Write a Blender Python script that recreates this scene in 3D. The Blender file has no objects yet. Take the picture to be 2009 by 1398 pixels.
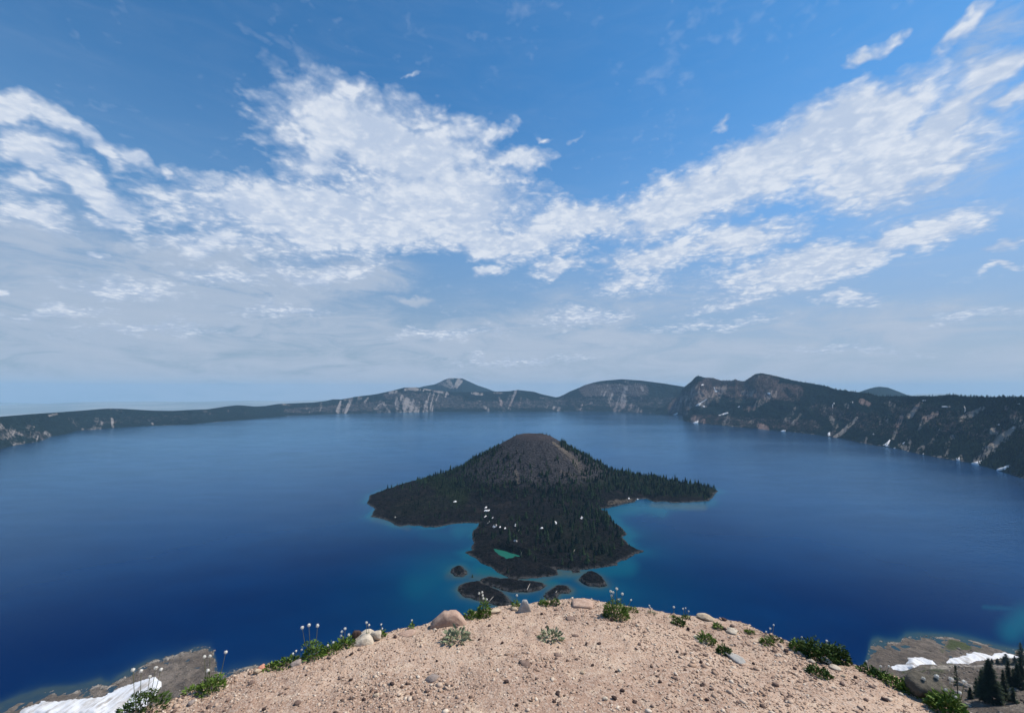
import bpy, math, random
import numpy as np
from mathutils import Vector
from mathutils.bvhtree import BVHTree

# ------------------------------------------------------------------ camera, sky, sun
H = 433.0                       # eye height above the lake, metres
F = 831.0                       # focal length in photo pixels (photo is 2009 x 1398)
PITCH = math.atan(67.0 / 831.0)
CP, SP = math.cos(PITCH), math.sin(PITCH)
scene = bpy.context.scene
COL = scene.collection
cam_d = bpy.data.cameras.new('camera'); cam = bpy.data.objects.new('camera', cam_d); COL.objects.link(cam)
cam_d.sensor_width = 36.0; cam_d.lens = F / 2009.0 * 36.0
cam_d.clip_start = 0.1; cam_d.clip_end = 400000.0
cam.location = (0, 0, H); cam.rotation_euler = (math.pi / 2 + PITCH, 0, 0)
scene.camera = cam
SUN_AZ, SUN_EL = math.radians(76), math.radians(53)      # clockwise from +Y (view direction)
sun_d = bpy.data.lights.new('sun', 'SUN'); sun = bpy.data.objects.new('sun', sun_d); COL.objects.link(sun)
sun_d.energy = 5.0; sun_d.angle = math.radians(0.5); sun_d.color = (1.0, 0.93, 0.83)
sun_vec = Vector((math.sin(SUN_AZ) * math.cos(SUN_EL), math.cos(SUN_AZ) * math.cos(SUN_EL), math.sin(SUN_EL)))
sun.rotation_euler = sun_vec.to_track_quat('Z', 'Y').to_euler()
scene.view_settings.view_transform = 'Standard'; scene.view_settings.look = 'None'
scene.view_settings.exposure = 0.0; scene.view_settings.gamma = 1.0
scene.render.engine = 'CYCLES'
scene.cycles.use_denoising = True
scene.cycles.volume_bounces = 1
scene.cycles.max_bounces = 6
scene.cycles.transparent_max_bounces = 8
scene.cycles.use_adaptive_sampling = True; scene.cycles.adaptive_threshold = 0.02

# ------------------------------------------------------------------ photo pixel <-> world
def ray(px, py):
    px = np.asarray(px, float); py = np.asarray(py, float)
    X = (px - 1004.5) / F; V = (699.0 - py) / F
    return X, CP - V * SP, SP + V * CP
def at_depth(px, py, Y):
    x, y, z = ray(px, py); k = Y / y
    return x * k, y * k, H + z * k
def at_z(px, py, z0=0.0):
    x, y, z = ray(px, py); k = (z0 - H) / np.minimum(z, -1e-4)
    return x * k, y * k
def project(x, y, z):
    z = z - H; fw = y * CP + z * SP; up = -y * SP + z * CP
    fw = np.maximum(fw, 1e-3)
    return 1004.5 + F * x / fw, 699.0 - F * up / fw
def interp(tab, x):
    t = np.array(tab, float); return np.interp(x, t[:, 0], t[:, 1])

# ------------------------------------------------------------------ numpy noise
def _h(i, j, k, seed):
    n = (i.astype(np.int64) * 374761393 + j.astype(np.int64) * 668265263 + k.astype(np.int64) * 2147483647 + seed * 1274126177) & 0xffffffff
    n = ((n ^ (n >> 13)) * 1274126177) & 0xffffffff
    n = ((n ^ (n >> 16)) * 2246822519) & 0xffffffff
    return ((n ^ (n >> 15)) & 0xffffff) / float(0xffffff)
def vnoise(x, y, z=0.0, seed=0):
    x = np.asarray(x, float); y = np.asarray(y, float); z = np.asarray(z, float) + 0 * x
    i, j, k = np.floor(x), np.floor(y), np.floor(z)
    u, v, w = x - i, y - j, z - k
    u = u * u * (3 - 2 * u); v = v * v * (3 - 2 * v); w = w * w * (3 - 2 * w)
    r = 0
    for a in (0, 1):
        for b in (0, 1):
            for c in (0, 1):
                r = r + _h(i + a, j + b, k + c, seed) * (u if a else 1 - u) * (v if b else 1 - v) * (w if c else 1 - w)
    return r * 2 - 1
def fbm(x, y, z=0.0, o=4, seed=0, gain=0.5):
    s = 0; a = 1.0; n = 0
    for k in range(o):
        f = 2.03 ** k
        s = s + a * vnoise(np.asarray(x) * f, np.asarray(y) * f, np.asarray(z) * f, seed + k * 17); n += a; a *= gain
    return s / n
def ridged(x, y, z=0.0, o=4, seed=0):
    s = 0; a = 1.0; n = 0
    for k in range(o):
        f = 2.07 ** k
        s = s + a * (1 - 2 * np.abs(vnoise(np.asarray(x) * f, np.asarray(y) * f, np.asarray(z) * f, seed + k * 31))); n += a; a *= 0.5
    return s / n
def sstep(a, b, x):
    t = np.clip((np.asarray(x, float) - a) / (b - a), 0, 1); return t * t * (3 - 2 * t)

# ------------------------------------------------------------------ mesh helpers
def mesh_from(name, V, Fc, mat=None, smooth=False, attrs=None):
    """V (n,3); Fc (m,3) or (m,4) ints or a list of such arrays."""
    me = bpy.data.meshes.new(name)
    V = np.asarray(V, np.float32)
    Fl = Fc if isinstance(Fc, list) else [Fc]
    Fl = [np.asarray(f, np.int32) for f in Fl if len(f)]
    loops = np.concatenate([f.ravel() for f in Fl])
    tot = np.concatenate([np.full(len(f), f.shape[1], np.int32) for f in Fl])
    start = np.concatenate([[0], np.cumsum(tot)[:-1]]).astype(np.int32)
    me.vertices.add(len(V)); me.vertices.foreach_set('co', V.ravel())
    me.loops.add(len(loops)); me.loops.foreach_set('vertex_index', loops)
    me.polygons.add(len(tot)); me.polygons.foreach_set('loop_start', start)
    me.polygons.foreach_set('loop_total', tot)
    if smooth: me.polygons.foreach_set('use_smooth', np.ones(len(tot), bool))
    for k, a in (attrs or {}).items():
        at = me.attributes.new(k, 'FLOAT', 'POINT'); at.data.foreach_set('value', np.asarray(a, np.float32).ravel())
    me.update(calc_edges=True); me.validate()
    if mat: me.materials.append(mat)
    return me
def link(name, me, parent=None, loc=None):
    o = bpy.data.objects.new(name, me); COL.objects.link(o)
    if parent: o.parent = parent
    if loc is not None: o.location = loc
    return o
def tag(o, label=None, cat=None, group=None, kind=None):
    if label: o['label'] = label
    if cat: o['category'] = cat
    if group: o['group'] = group
    if kind: o['kind'] = kind
    return o
def empty(name, loc):
    o = bpy.data.objects.new(name, None); COL.objects.link(o); o.location = loc; o.empty_display_size = 0.1; return o
def grid_faces(nr, nc):
    i = np.arange(nr - 1)[:, None] * nc + np.arange(nc - 1)[None, :]
    i = i.ravel(); return np.stack([i, i + 1, i + nc + 1, i + nc], 1)
def merge(protos, which, loc, rot, scl, tilt=None, extra=None):
    """merge many copies of small protos (V,F) into one vertex/face array. scl (n,3)"""
    Vs, Fs, A = [], [], []; base = 0
    for p, (pv, pf) in enumerate(protos):
        idx = np.nonzero(which == p)[0]
        if not len(idx): continue
        c, s = np.cos(rot[idx])[:, None], np.sin(rot[idx])[:, None]
        v = pv[None] * scl[idx][:, None, :]
        if tilt is not None:
            ct, st = np.cos(tilt[idx])[:, None], np.sin(tilt[idx])[:, None]
            y = v[..., 1] * ct - v[..., 2] * st; z = v[..., 1] * st + v[..., 2] * ct
            v = np.stack([v[..., 0], y, z], -1)
        x = v[..., 0] * c - v[..., 1] * s; y = v[..., 0] * s + v[..., 1] * c
        v = np.stack([x, y, v[..., 2]], -1) + loc[idx][:, None, :]
        n = len(pv); Vs.append(v.reshape(-1, 3))
        f = pf[None] + (base + np.arange(len(idx)) * n)[:, None, None]
        Fs.append(f.reshape(-1, pf.shape[1])); base += n * len(idx)
        if extra is not None: A.append(np.repeat(extra[idx], n))
    return np.concatenate(Vs), np.concatenate(Fs), (np.concatenate(A) if A else None)

# ------------------------------------------------------------------ node helpers
class NT:
    def __init__(s, tree): s.t = tree; s.n = tree.nodes; s.l = tree.links
    def new(s, kind, **kw):
        nd = s.n.new(kind)
        for k, v in kw.items(): setattr(nd, k, v)
        return nd
    def set(s, sock, v):
        if isinstance(v, bpy.types.NodeSocket): s.l.new(v, sock)
        elif v is not None: sock.default_value = v
    def math(s, op, a, b=None, c=None, clamp=False):
        n = s.new('ShaderNodeMath', operation=op, use_clamp=clamp); s.set(n.inputs[0], a); s.set(n.inputs[1], b)
        if c is not None: s.set(n.inputs[2], c)
        return n.outputs[0]
    def vmath(s, op, a, b=None, out=0):
        n = s.new('ShaderNodeVectorMath', operation=op); s.set(n.inputs[0], a)
        if b is not None: s.set(n.inputs[3] if op == 'SCALE' else n.inputs[1], b)
        return n.outputs[out]
    def noise(s, vec, scale, detail=4, rough=0.55, out=0, distortion=0.0, lac=2.0):
        n = s.new('ShaderNodeTexNoise'); s.set(n.inputs['Vector'], vec); n.inputs['Scale'].default_value = scale
        n.inputs['Detail'].default_value = detail; n.inputs['Roughness'].default_value = rough
        n.inputs['Distortion'].default_value = distortion; n.inputs['Lacunarity'].default_value = lac
        return n.outputs[out]
    def voro(s, vec, scale, feature='F1', out='Distance', rnd=1.0):
        n = s.new('ShaderNodeTexVoronoi', feature=feature); s.set(n.inputs['Vector'], vec); n.inputs['Scale'].default_value = scale
        n.inputs['Randomness'].default_value = rnd
        return n.outputs[out]
    def ramp(s, x, a, b, lo=0.0, hi=1.0, smooth=True):
        n = s.new('ShaderNodeMapRange', interpolation_type='SMOOTHSTEP' if smooth else 'LINEAR')
        s.set(n.inputs[0], x); n.inputs[1].default_value = a; n.inputs[2].default_value = b
        n.inputs[3].default_value = lo; n.inputs[4].default_value = hi
        return n.outputs[0]
    def mix(s, f, a, b):
        n = s.new('ShaderNodeMix', data_type='RGBA'); s.set(n.inputs[0], f)
        s.set(n.inputs[6], (*a, 1) if isinstance(a, tuple) else a); s.set(n.inputs[7], (*b, 1) if isinstance(b, tuple) else b)
        return n.outputs[2]
    def scale(s, vec, sc):
        n = s.new('ShaderNodeMapping'); s.set(n.inputs[0], vec); n.inputs['Scale'].default_value = sc; return n.outputs[0]
    def attr(s, name): return s.new('ShaderNodeAttribute', attribute_name=name).outputs['Fac']
    def pos(s): return s.new('ShaderNodeNewGeometry').outputs['Position']
    def bump(s, h, strength, dist):
        n = s.new('ShaderNodeBump'); s.set(n.inputs['Height'], h); n.inputs['Strength'].default_value = strength
        n.inputs['Distance'].default_value = dist; return n.outputs[0]
def material(name, rough=0.9, spec=0.12):
    m = bpy.data.materials.new(name); m.use_nodes = True; t = NT(m.node_tree)
    b = [n for n in t.n if n.type == 'BSDF_PRINCIPLED'][0]
    b.inputs['Roughness'].default_value = rough; b.inputs['Specular IOR Level'].default_value = spec
    return m, t, b

# ------------------------------------------------------------------ world: Nishita sky with a procedural cloud layer
world = bpy.data.worlds.new('World'); scene.world = world; world.use_nodes = True
world.cycles.sampling_method = 'MANUAL'; world.cycles.sample_map_resolution = 512
W = NT(world.node_tree); W.n.clear()
SKY_STRENGTH = 0.14
HAZE_DENSITY = 2.8e-5
sky = W.new('ShaderNodeTexSky', sky_type='NISHITA'); sky.sun_disc = False
sky.sun_elevation = SUN_EL; sky.sun_rotation = SUN_AZ; sky.altitude = 2300; sky.air_density = 1.0; sky.dust_density = 0.6; sky.ozone_density = 2.0
dirv = W.new('ShaderNodeTexCoord').outputs['Generated']
sep = W.new('ShaderNodeSeparateXYZ'); W.l.new(dirv, sep.inputs[0])
az = W.math('ARCTAN2', sep.outputs[0], sep.outputs[1]); el = W.math('ARCSINE', sep.outputs[2])
cmb = W.new('ShaderNodeCombineXYZ'); W.l.new(az, cmb.inputs[0]); W.l.new(el, cmb.inputs[1])
wn = W.vmath('SCALE', W.vmath('SUBTRACT', W.noise(dirv, 7.0, 4, 0.6, out=1), (0.5, 0.5, 0.5)), 0.13)
ae = W.vmath('ADD', cmb.outputs[0], wn)
zz = W.math('ADD', W.math('MAXIMUM', sep.outputs[2], 0.0), 0.16)
lay = W.new('ShaderNodeCombineXYZ'); W.l.new(W.math('DIVIDE', sep.outputs[0], zz), lay.inputs[0]); W.l.new(W.math('DIVIDE', sep.outputs[1], zz), lay.inputs[1])
lay = lay.outputs[0]
hv = W.new('ShaderNodeCombineXYZ'); W.l.new(sep.outputs[0], hv.inputs[0]); W.l.new(sep.outputs[1], hv.inputs[1]); W.l.new(W.math('MAXIMUM', sep.outputs[2], 0.012), hv.inputs[2])
W.l.new(W.vmath('NORMALIZE', hv.outputs[0]), sky.inputs[0])
def azel(px, py):
    x, y, z = [float(v) for v in ray(px, py)]
    return math.atan2(x, y), math.atan2(z, math.hypot(x, y))
def blobs(lst, vec):
    acc = None
    for cx, cy, rx, ry, ang, wt in lst:
        a = math.radians(ang); a0, e0 = azel(cx, cy)
        a1, e1 = azel(cx + 20 * math.cos(a), cy - 20 * math.sin(a)); a2, e2 = azel(cx - 20 * math.sin(a), cy - 20 * math.cos(a))
        sx = math.hypot(a1 - a0, e1 - e0) / 20 * rx; sy = math.hypot(a2 - a0, e2 - e0) / 20 * ry
        th = math.atan2(e1 - e0, a1 - a0)
        m = W.new('ShaderNodeMapping', vector_type='TEXTURE'); W.l.new(vec, m.inputs[0])
        m.inputs['Location'].default_value = (a0, e0, 0); m.inputs['Rotation'].default_value = (0, 0, th); m.inputs['Scale'].default_value = (sx * 1.35, sy * 1.45, 1)
        g = W.new('ShaderNodeTexGradient', gradient_type='SPHERICAL'); W.l.new(m.outputs[0], g.inputs[0])
        r = W.math('MULTIPLY', g.outputs['Fac'], wt)
        acc = r if acc is None else W.math('SMOOTH_MAX', acc, r, 0.12)
    return acc
CLOUDS = [
 (770,290,250,85,-12,1.1), (640,430,330,75,-3,1.15), (870,400,240,80,-5,1.1), (640,310,140,75,25,.8), (900,255,80,35,10,.7), (975,255,55,22,35,.75), (1010,315,75,26,10,.95), (460,420,110,45,-12,.85),
 (420,480,140,26,0,.8), (950,470,230,45,-2,1.1), (1120,435,170,45,3,1.0), (1340,400,230,62,17,1.05), (1500,330,220,70,24,1.1), (1650,250,210,70,22,1.15), (1730,320,220,70,15,1.05), (1850,240,190,50,35,1.0), (1955,140,110,38,33,1.0),
 (1990,215,70,28,20,.9), (1870,330,110,32,15,.7), (1100,530,75,22,4,.9), (955,540,32,14,15,.9),
 (1290,510,150,40,12,.9), (1240,560,85,25,12,.8), (1440,480,150,38,14,.95), (1600,520,260,40,13,1.0), (1800,455,150,36,16,1.05), (1540,560,180,20,12,.8), (1440,600,130,14,8,.7), (1650,590,75,15,-4,.7), (1980,475,70,15,12,.8), (1975,520,50,8,6,.8), (1150,630,110,16,-2,.7),
 (1700,98,55,14,22,.8), (1745,75,22,10,35,.6), (1870,62,90,16,42,.8), (1885,35,35,12,40,.7), (1830,105,50,12,10,.55), (1800,160,50,10,12,.6), (1400,250,26,12,35,.7), (1110,260,24,9,0,.6), (1060,265,16,9,0,.6), (805,160,22,7,0,.55),
 (40,225,80,28,-12,1.0), (150,270,120,20,-28,.9), (250,310,60,14,-28,.9), (60,300,110,38,-14,1.15), (180,370,150,34,-27,1.1), (50,420,110,34,-10,.8), (230,430,90,22,-14,.8), (40,360,90,26,-8,.7), (330,375,40,11,-25,.7), (190,495,35,10,-18,.75), (8,553,22,6,-10,1.0), (325,333,22,6,-8,.7),
 (150,130,20,5,0,.0)]
CLOUDS += [(640,530,150,24,0,.72),(450,545,130,22,-3,.6),(250,565,150,24,-6,.6),(1400,640,160,13,2,.5),(1900,622,120,13,5,.5),(880,650,160,14,0,.48),(1020,700,200,12,0,.42),(300,640,200,16,2,.45),(560,602,130,14,0,.55),(1650,690,180,12,2,.42),(120,610,140,14,0,.5)]
VEILS = [(300,600,420,110,-3,.95), (120,650,400,100,0,.85), (500,560,260,60,0,.9), (1250,600,500,60,4,.35), (640,545,190,40,0,.95), (560,640,320,70,0,.7), (420,520,300,50,0,.8), (1000,680,420,60,0,.75), (1120,632,170,26,0,.7), (1700,650,420,60,4,.6), (1850,610,150,16,3,.6), (800,590,60,8,0,.8), (60,480,240,90,0,.6), (1850,330,300,160,20,.35), (1400,700,600,60,0,.5), (1930,90,120,60,30,.45), (1000,775,1500,95,0,.85), (0,770,700,95,0,.8)]
cl = blobs(CLOUDS, ae); ve = blobs(VEILS, W.vmath('ADD', cmb.outputs[0], W.vmath('SCALE', wn, 0.8)))
fa = W.noise(lay, 3.4, 6, 0.62, distortion=0.5)
fb = W.noise(lay, 15.0, 5, 0.68, distortion=0.6)
vo = W.new('ShaderNodeTexVoronoi', feature='SMOOTH_F1'); W.l.new(W.vmath('ADD', lay, W.vmath('SCALE', W.noise(lay, 9.0, 3, 0.6, out=1), 0.22)), vo.inputs['Vector']); vo.inputs['Scale'].default_value = 17.0; vo.inputs['Smoothness'].default_value = 0.6
puff = W.math('SUBTRACT', 1.0, W.math('MULTIPLY', vo.outputs['Distance'], 1.3))
tex = W.math('ADD', W.math('MULTIPLY', fa, 0.70), W.math('ADD', W.math('MULTIPLY', fb, 0.36), W.math('MULTIPLY', puff, 0.25)))     # about 0.4 .. 0.9
soft = W.math('ADD', W.math('MULTIPLY', cl, 2.45), W.math('SUBTRACT', W.math('MULTIPLY', tex, 2.5), 2.02))
gate = W.ramp(cl, 0.03, 0.2)
dens = W.math('MULTIPLY', W.ramp(soft, -0.04, 1.05, smooth=False), W.ramp(cl, 0.02, 0.22)); dens = W.math('POWER', dens, 0.9)
streak = W.noise(W.scale(cmb.outputs[0], (2.4, 10.0, 1)), 2.6, 6, 0.66, distortion=0.9)
vd = W.math('MULTIPLY', W.ramp(W.math('MULTIPLY', ve, W.math('ADD', W.math('MULTIPLY', streak, 2.6), -0.42)), 0.02, 0.55), 0.80)
alln = W.math('SUBTRACT', 1.0, W.math('MULTIPLY', W.math('SUBTRACT', 1.0, W.math('MULTIPLY', dens, 0.95)), W.math('SUBTRACT', 1.0, vd)))
shade = W.math('ADD', W.math('MULTIPLY', W.ramp(tex, 0.50, 0.80), 0.6), W.math('MULTIPLY', W.ramp(dens, 0.2, 1.0), 0.35))
K = 1.0 / SKY_STRENGTH
ccol = W.mix(shade, (0.38 * K, 0.50 * K, 0.71 * K), (0.77 * K, 0.82 * K, 0.90 * K))
vcol = W.mix(streak, (0.36 * K, 0.47 * K, 0.63 * K), (0.55 * K, 0.61 * K, 0.72 * K))
skyc = sky.outputs[0]
SKYGAIN = W.new('ShaderNodeMix', data_type='RGBA', blend_type='MULTIPLY'); SKYGAIN.inputs[0].default_value = 1.0
W.l.new(skyc, SKYGAIN.inputs[6])
lowf = W.ramp(sep.outputs[2], -0.02, 0.42); W.l.new(W.mix(lowf, (0.34, 0.44, 0.55), (0.46, 1.04, 1.28)), SKYGAIN.inputs[7])
low = W.math('POWER', W.ramp(sep.outputs[2], 0.62, -0.02, 0.0, 0.97, smooth=False), 1.5); side = W.ramp(az, -0.9, 0.9)
sk2 = W.mix(low, SKYGAIN.outputs[2], W.mix(side, (0.28 * K, 0.38 * K, 0.48 * K), (0.41 * K, 0.49 * K, 0.60 * K)))
c1 = W.mix(vd, sk2, vcol); c2 = W.mix(W.math('MULTIPLY', dens, 0.95), c1, ccol)
bg = W.new('ShaderNodeBackground'); W.l.new(c2, bg.inputs[0]); bg.inputs[1].default_value = SKY_STRENGTH
wo = W.new('ShaderNodeOutputWorld'); W.l.new(bg.outputs[0], wo.inputs[0])
# ================================================================== the setting: ground, lake, caldera walls
LAKE_SHORE_FAR = [(-900,1180),(-300,985),(-100,911),(0,881),(25,874),(77,866),(100,856),(127,852),(150,845),(190,842),(223,839.5),(283,836),(377,832),(430,827),(493,822),(567,815.5),(670,811.5),(760,809.5),(880,807.5),(1000,806.5),(1100,806.5),(1200,808),(1300,811),(1345,813),(1600,830),(2300,1000)]
SKYLINE_FAR = [(-900,900),(-300,838),(-100,822),(0,817),(60,812),(120,808),(173,804),(195,802),(213,801),(240,801.5),(300,805),(340,805.5),(367,804),(380,803.5),(407,802.5),(443,797),(465,794.5),(477,795),(500,797),(520,796),(547,792),(617,789),(640,786),(653,783),(670,783),(697,778),(737,773),(770,766),(793,760),(817,759.5),(843,763.5),(880,768.5),(903,769),(970,768),(1000,767),(1015,764.5),(1047,768),(1063,773),(1090,779),(1097,778),(1108,773),(1117,768),(1137,760),(1147,755),(1165,750),(1180,747),(1195,745.5),(1220,743.5),(1240,745),(1257,746),(1303,752),(1340,758),(1400,766),(1500,775),(2300,790)]
LAKE_SHORE_RIGHT = [(1286,812.5),(1300,813),(1338,815),(1343,826),(1359,829),(1391,832),(1419,835),(1449,838),(1489,841.5),(1535,846),(1568,849),(1600,853),(1649,860),(1702,871),(1763,881),(1804,891),(1865,902),(1905,909),(1946,920),(1977,929),(2009,940),(2100,968),(2300,1040),(2900,1330)]
SKYLINE_RIGHT = [(1286,806),(1300,799),(1320,783),(1332,770),(1343,759.5),(1352,752),(1359,746),(1364,740),(1370,737.5),(1383,741),(1390,741),(1399,742),(1415,747),(1439,747),(1443,744),(1449,747),(1461,748),(1466,744),(1471,741),(1480,735),(1487,733),(1497,732.5),(1509,735),(1529,740),(1559,747),(1598,753.5),(1620,758),(1641,764.5),(1671,768.5),(1702,772),(1726,778),(1783,777.5),(1824,778),(1869,775.5),(1895,779),(1946,779.5),(2009,779.5),(2300,784),(2900,800)]

# ---- ground: one sheet out to the horizon, 880 m below the rim
m_ground, t, b = material('lowland_haze_tone')
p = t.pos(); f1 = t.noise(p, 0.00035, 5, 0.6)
t.set(b.inputs['Base Color'], t.mix(t.ramp(f1, 0.4, 0.6), (0.20, 0.24, 0.25), (0.27, 0.30, 0.30)))  # distance haze mixed into the land colour so the horizon dissolves into the sky
rr = np.concatenate([[0], np.geomspace(3000, 31000, 60)]); aa = np.linspace(0, 2 * np.pi, 181)
R_, A_ = np.meshgrid(rr, aa, indexing='ij')
gx, gy = R_ * np.sin(A_), R_ * np.cos(A_)
gz = -450 + 170 * sstep(16000, 28000, R_) * (0.5 + fbm(gx / 9000, gy / 9000, o=4, seed=5)) + 300 * sstep(20000, 29000, R_) * np.maximum(0, 0.1 + fbm(gx / 15000, gy / 15000, o=4, seed=9))
o = link('ground', mesh_from('ground', np.stack([gx, gy, gz], -1).reshape(-1, 3), grid_faces(*R_.shape), m_ground, True)); tag(o, kind='structure')

# ---- rocky walls with dark forest; scree attribute marks bare pale rock, tint shifts it to red (1) or grey (0)
def wall_material(name, forest=(0.016, 0.026, 0.017), rock=(0.105, 0.086, 0.078), scree=(0.27, 0.242, 0.225), red=(0.30, 0.15, 0.105), gs=1.0):
    m, t, b = material(name, 1.0, 0.0)
    p = t.pos()
    n1 = t.noise(p, 0.010 * gs, 6, 0.65); n2 = t.noise(t.scale(p, (1, 1, 0.35)), 0.035 * gs, 5, 0.7); n3 = t.noise(p, 0.0022 * gs, 3, 0.5)
    sc, rk, tn = t.attr('scree'), t.attr('rock'), t.attr('tint')
    rockm = t.ramp(t.math('ADD', t.math('MULTIPLY', n1, 0.6), t.math('ADD', t.math('MULTIPLY', n2, 0.5), t.math('MULTIPLY', rk, 0.55))), 0.66, 0.86)
    fcol = t.mix(t.ramp(n2, 0.35, 0.7), forest, tuple(v * 2.1 for v in forest))
    rcol = t.mix(t.ramp(n2, 0.3, 0.7), tuple(v * 0.55 for v in rock), tuple(v * 1.5 for v in rock))
    col = t.mix(rockm, fcol, rcol)
    sm = t.ramp(t.math('ADD', sc, t.math('ADD', t.math('MULTIPLY', t.math('SUBTRACT', n2, 0.5), 1.3), t.math('MULTIPLY', t.math('SUBTRACT', n1, 0.5), 1.1))), 0.30, 0.95)
    scol = t.mix(tn, t.mix(t.ramp(n1, 0.3, 0.7), tuple(v * 0.72 for v in scree), scree), red)
    t.set(b.inputs['Base Color'], t.mix(sm, col, scol))
    t.set(b.inputs['Normal'], t.bump(t.math('ADD', n2, t.math('MULTIPLY', n1, 2.0)), 0.9, 22.0 / gs))
    return m
def strokes(PX, PY, lst, seed=0, e0=0.55, e1=1.25):
    """coverage of a list of brush strokes (x0,y0,x1,y1,w0,w1,weight) given in photo pixels"""
    wob = fbm(PX / 9, PY / 9, o=3, seed=seed) * 2.2
    acc = np.zeros(PX.shape)
    for x0, y0, x1, y1, w0, w1, wt in lst:
        dx, dy = x1 - x0, y1 - y0; L = dx * dx + dy * dy + 1e-6
        s = np.clip(((PX - x0) * dx + (PY - y0) * dy) / L, 0, 1)
        d = np.hypot(PX - x0 - s * dx, PY - y0 - s * dy) + wob * 0.5
        w = w0 + (w1 - w0) * s
        acc = np.maximum(acc, wt * (1 - sstep(e0, e1, d / w)))
    return acc
def wall_sheet(name, mat, xs, shore, sky, width, scree, rocks, tint, seed, amp, back=3200, label=None, gully=1.0, cliffs=0.5, treeline=0.0, spur=0.8):
    n = 76; tt = np.linspace(0, 1, n) ** 1.0
    sx, sy = at_z(xs, interp(shore, xs)); wd = interp(width, xs)
    ys = interp(sky, xs)
    X = np.empty((n + 19, len(xs))); Y = X.copy(); Z = X.copy(); PX = X.copy(); PY = X.copy()
    rx, ry, rz = ray(xs, ys); hz = np.hypot(rx, ry); ux, uy = rx / hz, ry / hz
    sr = np.hypot(sx, sy); s2 = ray(xs, interp(shore, xs)); hh = np.hypot(s2[0], s2[1]); vx, vy = s2[0] / hh, s2[1] / hh
    Rr = sr + wd; zr = H + Rr * (rz / hz)
    zr = np.maximum(zr, 2.0)
    cx = sx * 1.0
    for i, t_ in enumerate(tt):
        env = np.sin(np.pi * min(1, t_)) ** 0.7 if 0 < t_ < 1 else 0.0
        U = np.cumsum(np.concatenate([[0], np.hypot(np.diff(sx), np.diff(sy))]))       # metres along the shore
        sl = 0.35 * t_ * wd
        g = ridged((U + sl) / (430 / gully), t_ * 0.55 + 3, 0, 5, seed); g2 = ridged((U - sl * 1.4) / 150, t_ * 1.3, 1.7, 4, seed + 5)
        band = fbm(U / 260, t_ * 9.0, 0, 4, seed + 9)
        g0 = ridged((U + sl * .6) / 1050, t_ * 0.4 + 7, 0, 3, seed + 20)
        r = sr + wd * t_ + env * amp * (0.9 * g + 0.35 * g2 + spur * g0) + (14 * fbm(U / 90, 0, 0, 4, seed + 3) if t_ < .1 else 0)
        prof = t_ ** 1.12 * (1 - 0.0) + cliffs * 0.10 * math.sin(t_ * math.pi) * band
        z = zr * np.clip(prof, 0, 1) + env * amp * 0.30 * (g2 * 0.7 + g * 0.5) + (env * 9) * fbm(U / 30, t_ * 20, 0, 3, seed + 2)
        if t_ >= 1: z = zr + treeline * (0.5 + 0.5 * fbm(U / 11, 5.0, 0, 2, seed + 8))
        # keep below the skyline ray so that only the rim itself makes the outline
        lim = H + r * (rz / hz) - 2.0
        if t_ < 1: z = np.minimum(z, lim)
        if i == 0: z = np.full(len(xs), -14.0); r = r - 18
        dxx = vx + (ux - vx) * t_; dyy = vy + (uy - vy) * t_; q = np.hypot(dxx, dyy)
        X[i], Y[i], Z[i] = r * dxx / q, r * dyy / q, z
    for j in range(19):
        k = (j + 1) / 19.0
        r = Rr + back * k ** 1.3; U0 = fbm(xs / 40, k * 6, 0, 3, seed + 12)
        z = zr + (-(zr + 470)) * k ** 1.15 + 26 * U0 * k
        z = np.minimum(z, H + r * (rz / hz) - 12 * k)
        X[n + j], Y[n + j], Z[n + j] = r * ux, r * uy, z
    PX, PY = project(X, Y, Z)
    sc = strokes(PX, PY, scree, seed); rk = strokes(PX, PY, rocks, seed + 1); tn = strokes(PX, PY, tint, seed + 2)
    strk = fbm(PX * 0.30 + 0.10 * PY, PY * 0.035, 0, 4, seed + 30); strk2 = fbm(PX * 0.11, PY * 0.05, 0, 3, seed + 31)
    sc = sc * np.clip(0.86 + 0.75 * strk, .25, 1.25) + 0.62 * np.clip(rk, 0, .7) * sstep(-.05, .45, strk + .5 * strk2)
    # a thin pale strand where rock meets water
    sc[1:3] = np.maximum(sc[1:3], 0.45 * (0.5 + fbm(xs / 30, 0, 0, 3, seed + 4)))
    V = np.stack([X, Y, Z], -1).reshape(-1, 3); Fq = grid_faces(*X.shape)
    o = link(name, mesh_from(name, V, Fq, mat, True, {'scree': sc, 'rock': rk, 'tint': tn})); tag(o, label, kind='structure')
    return o, V, Fq
m_far = wall_material('far_wall_rock', rock=(0.075, 0.068, 0.066), forest=(0.007, 0.013, 0.013))
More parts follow.
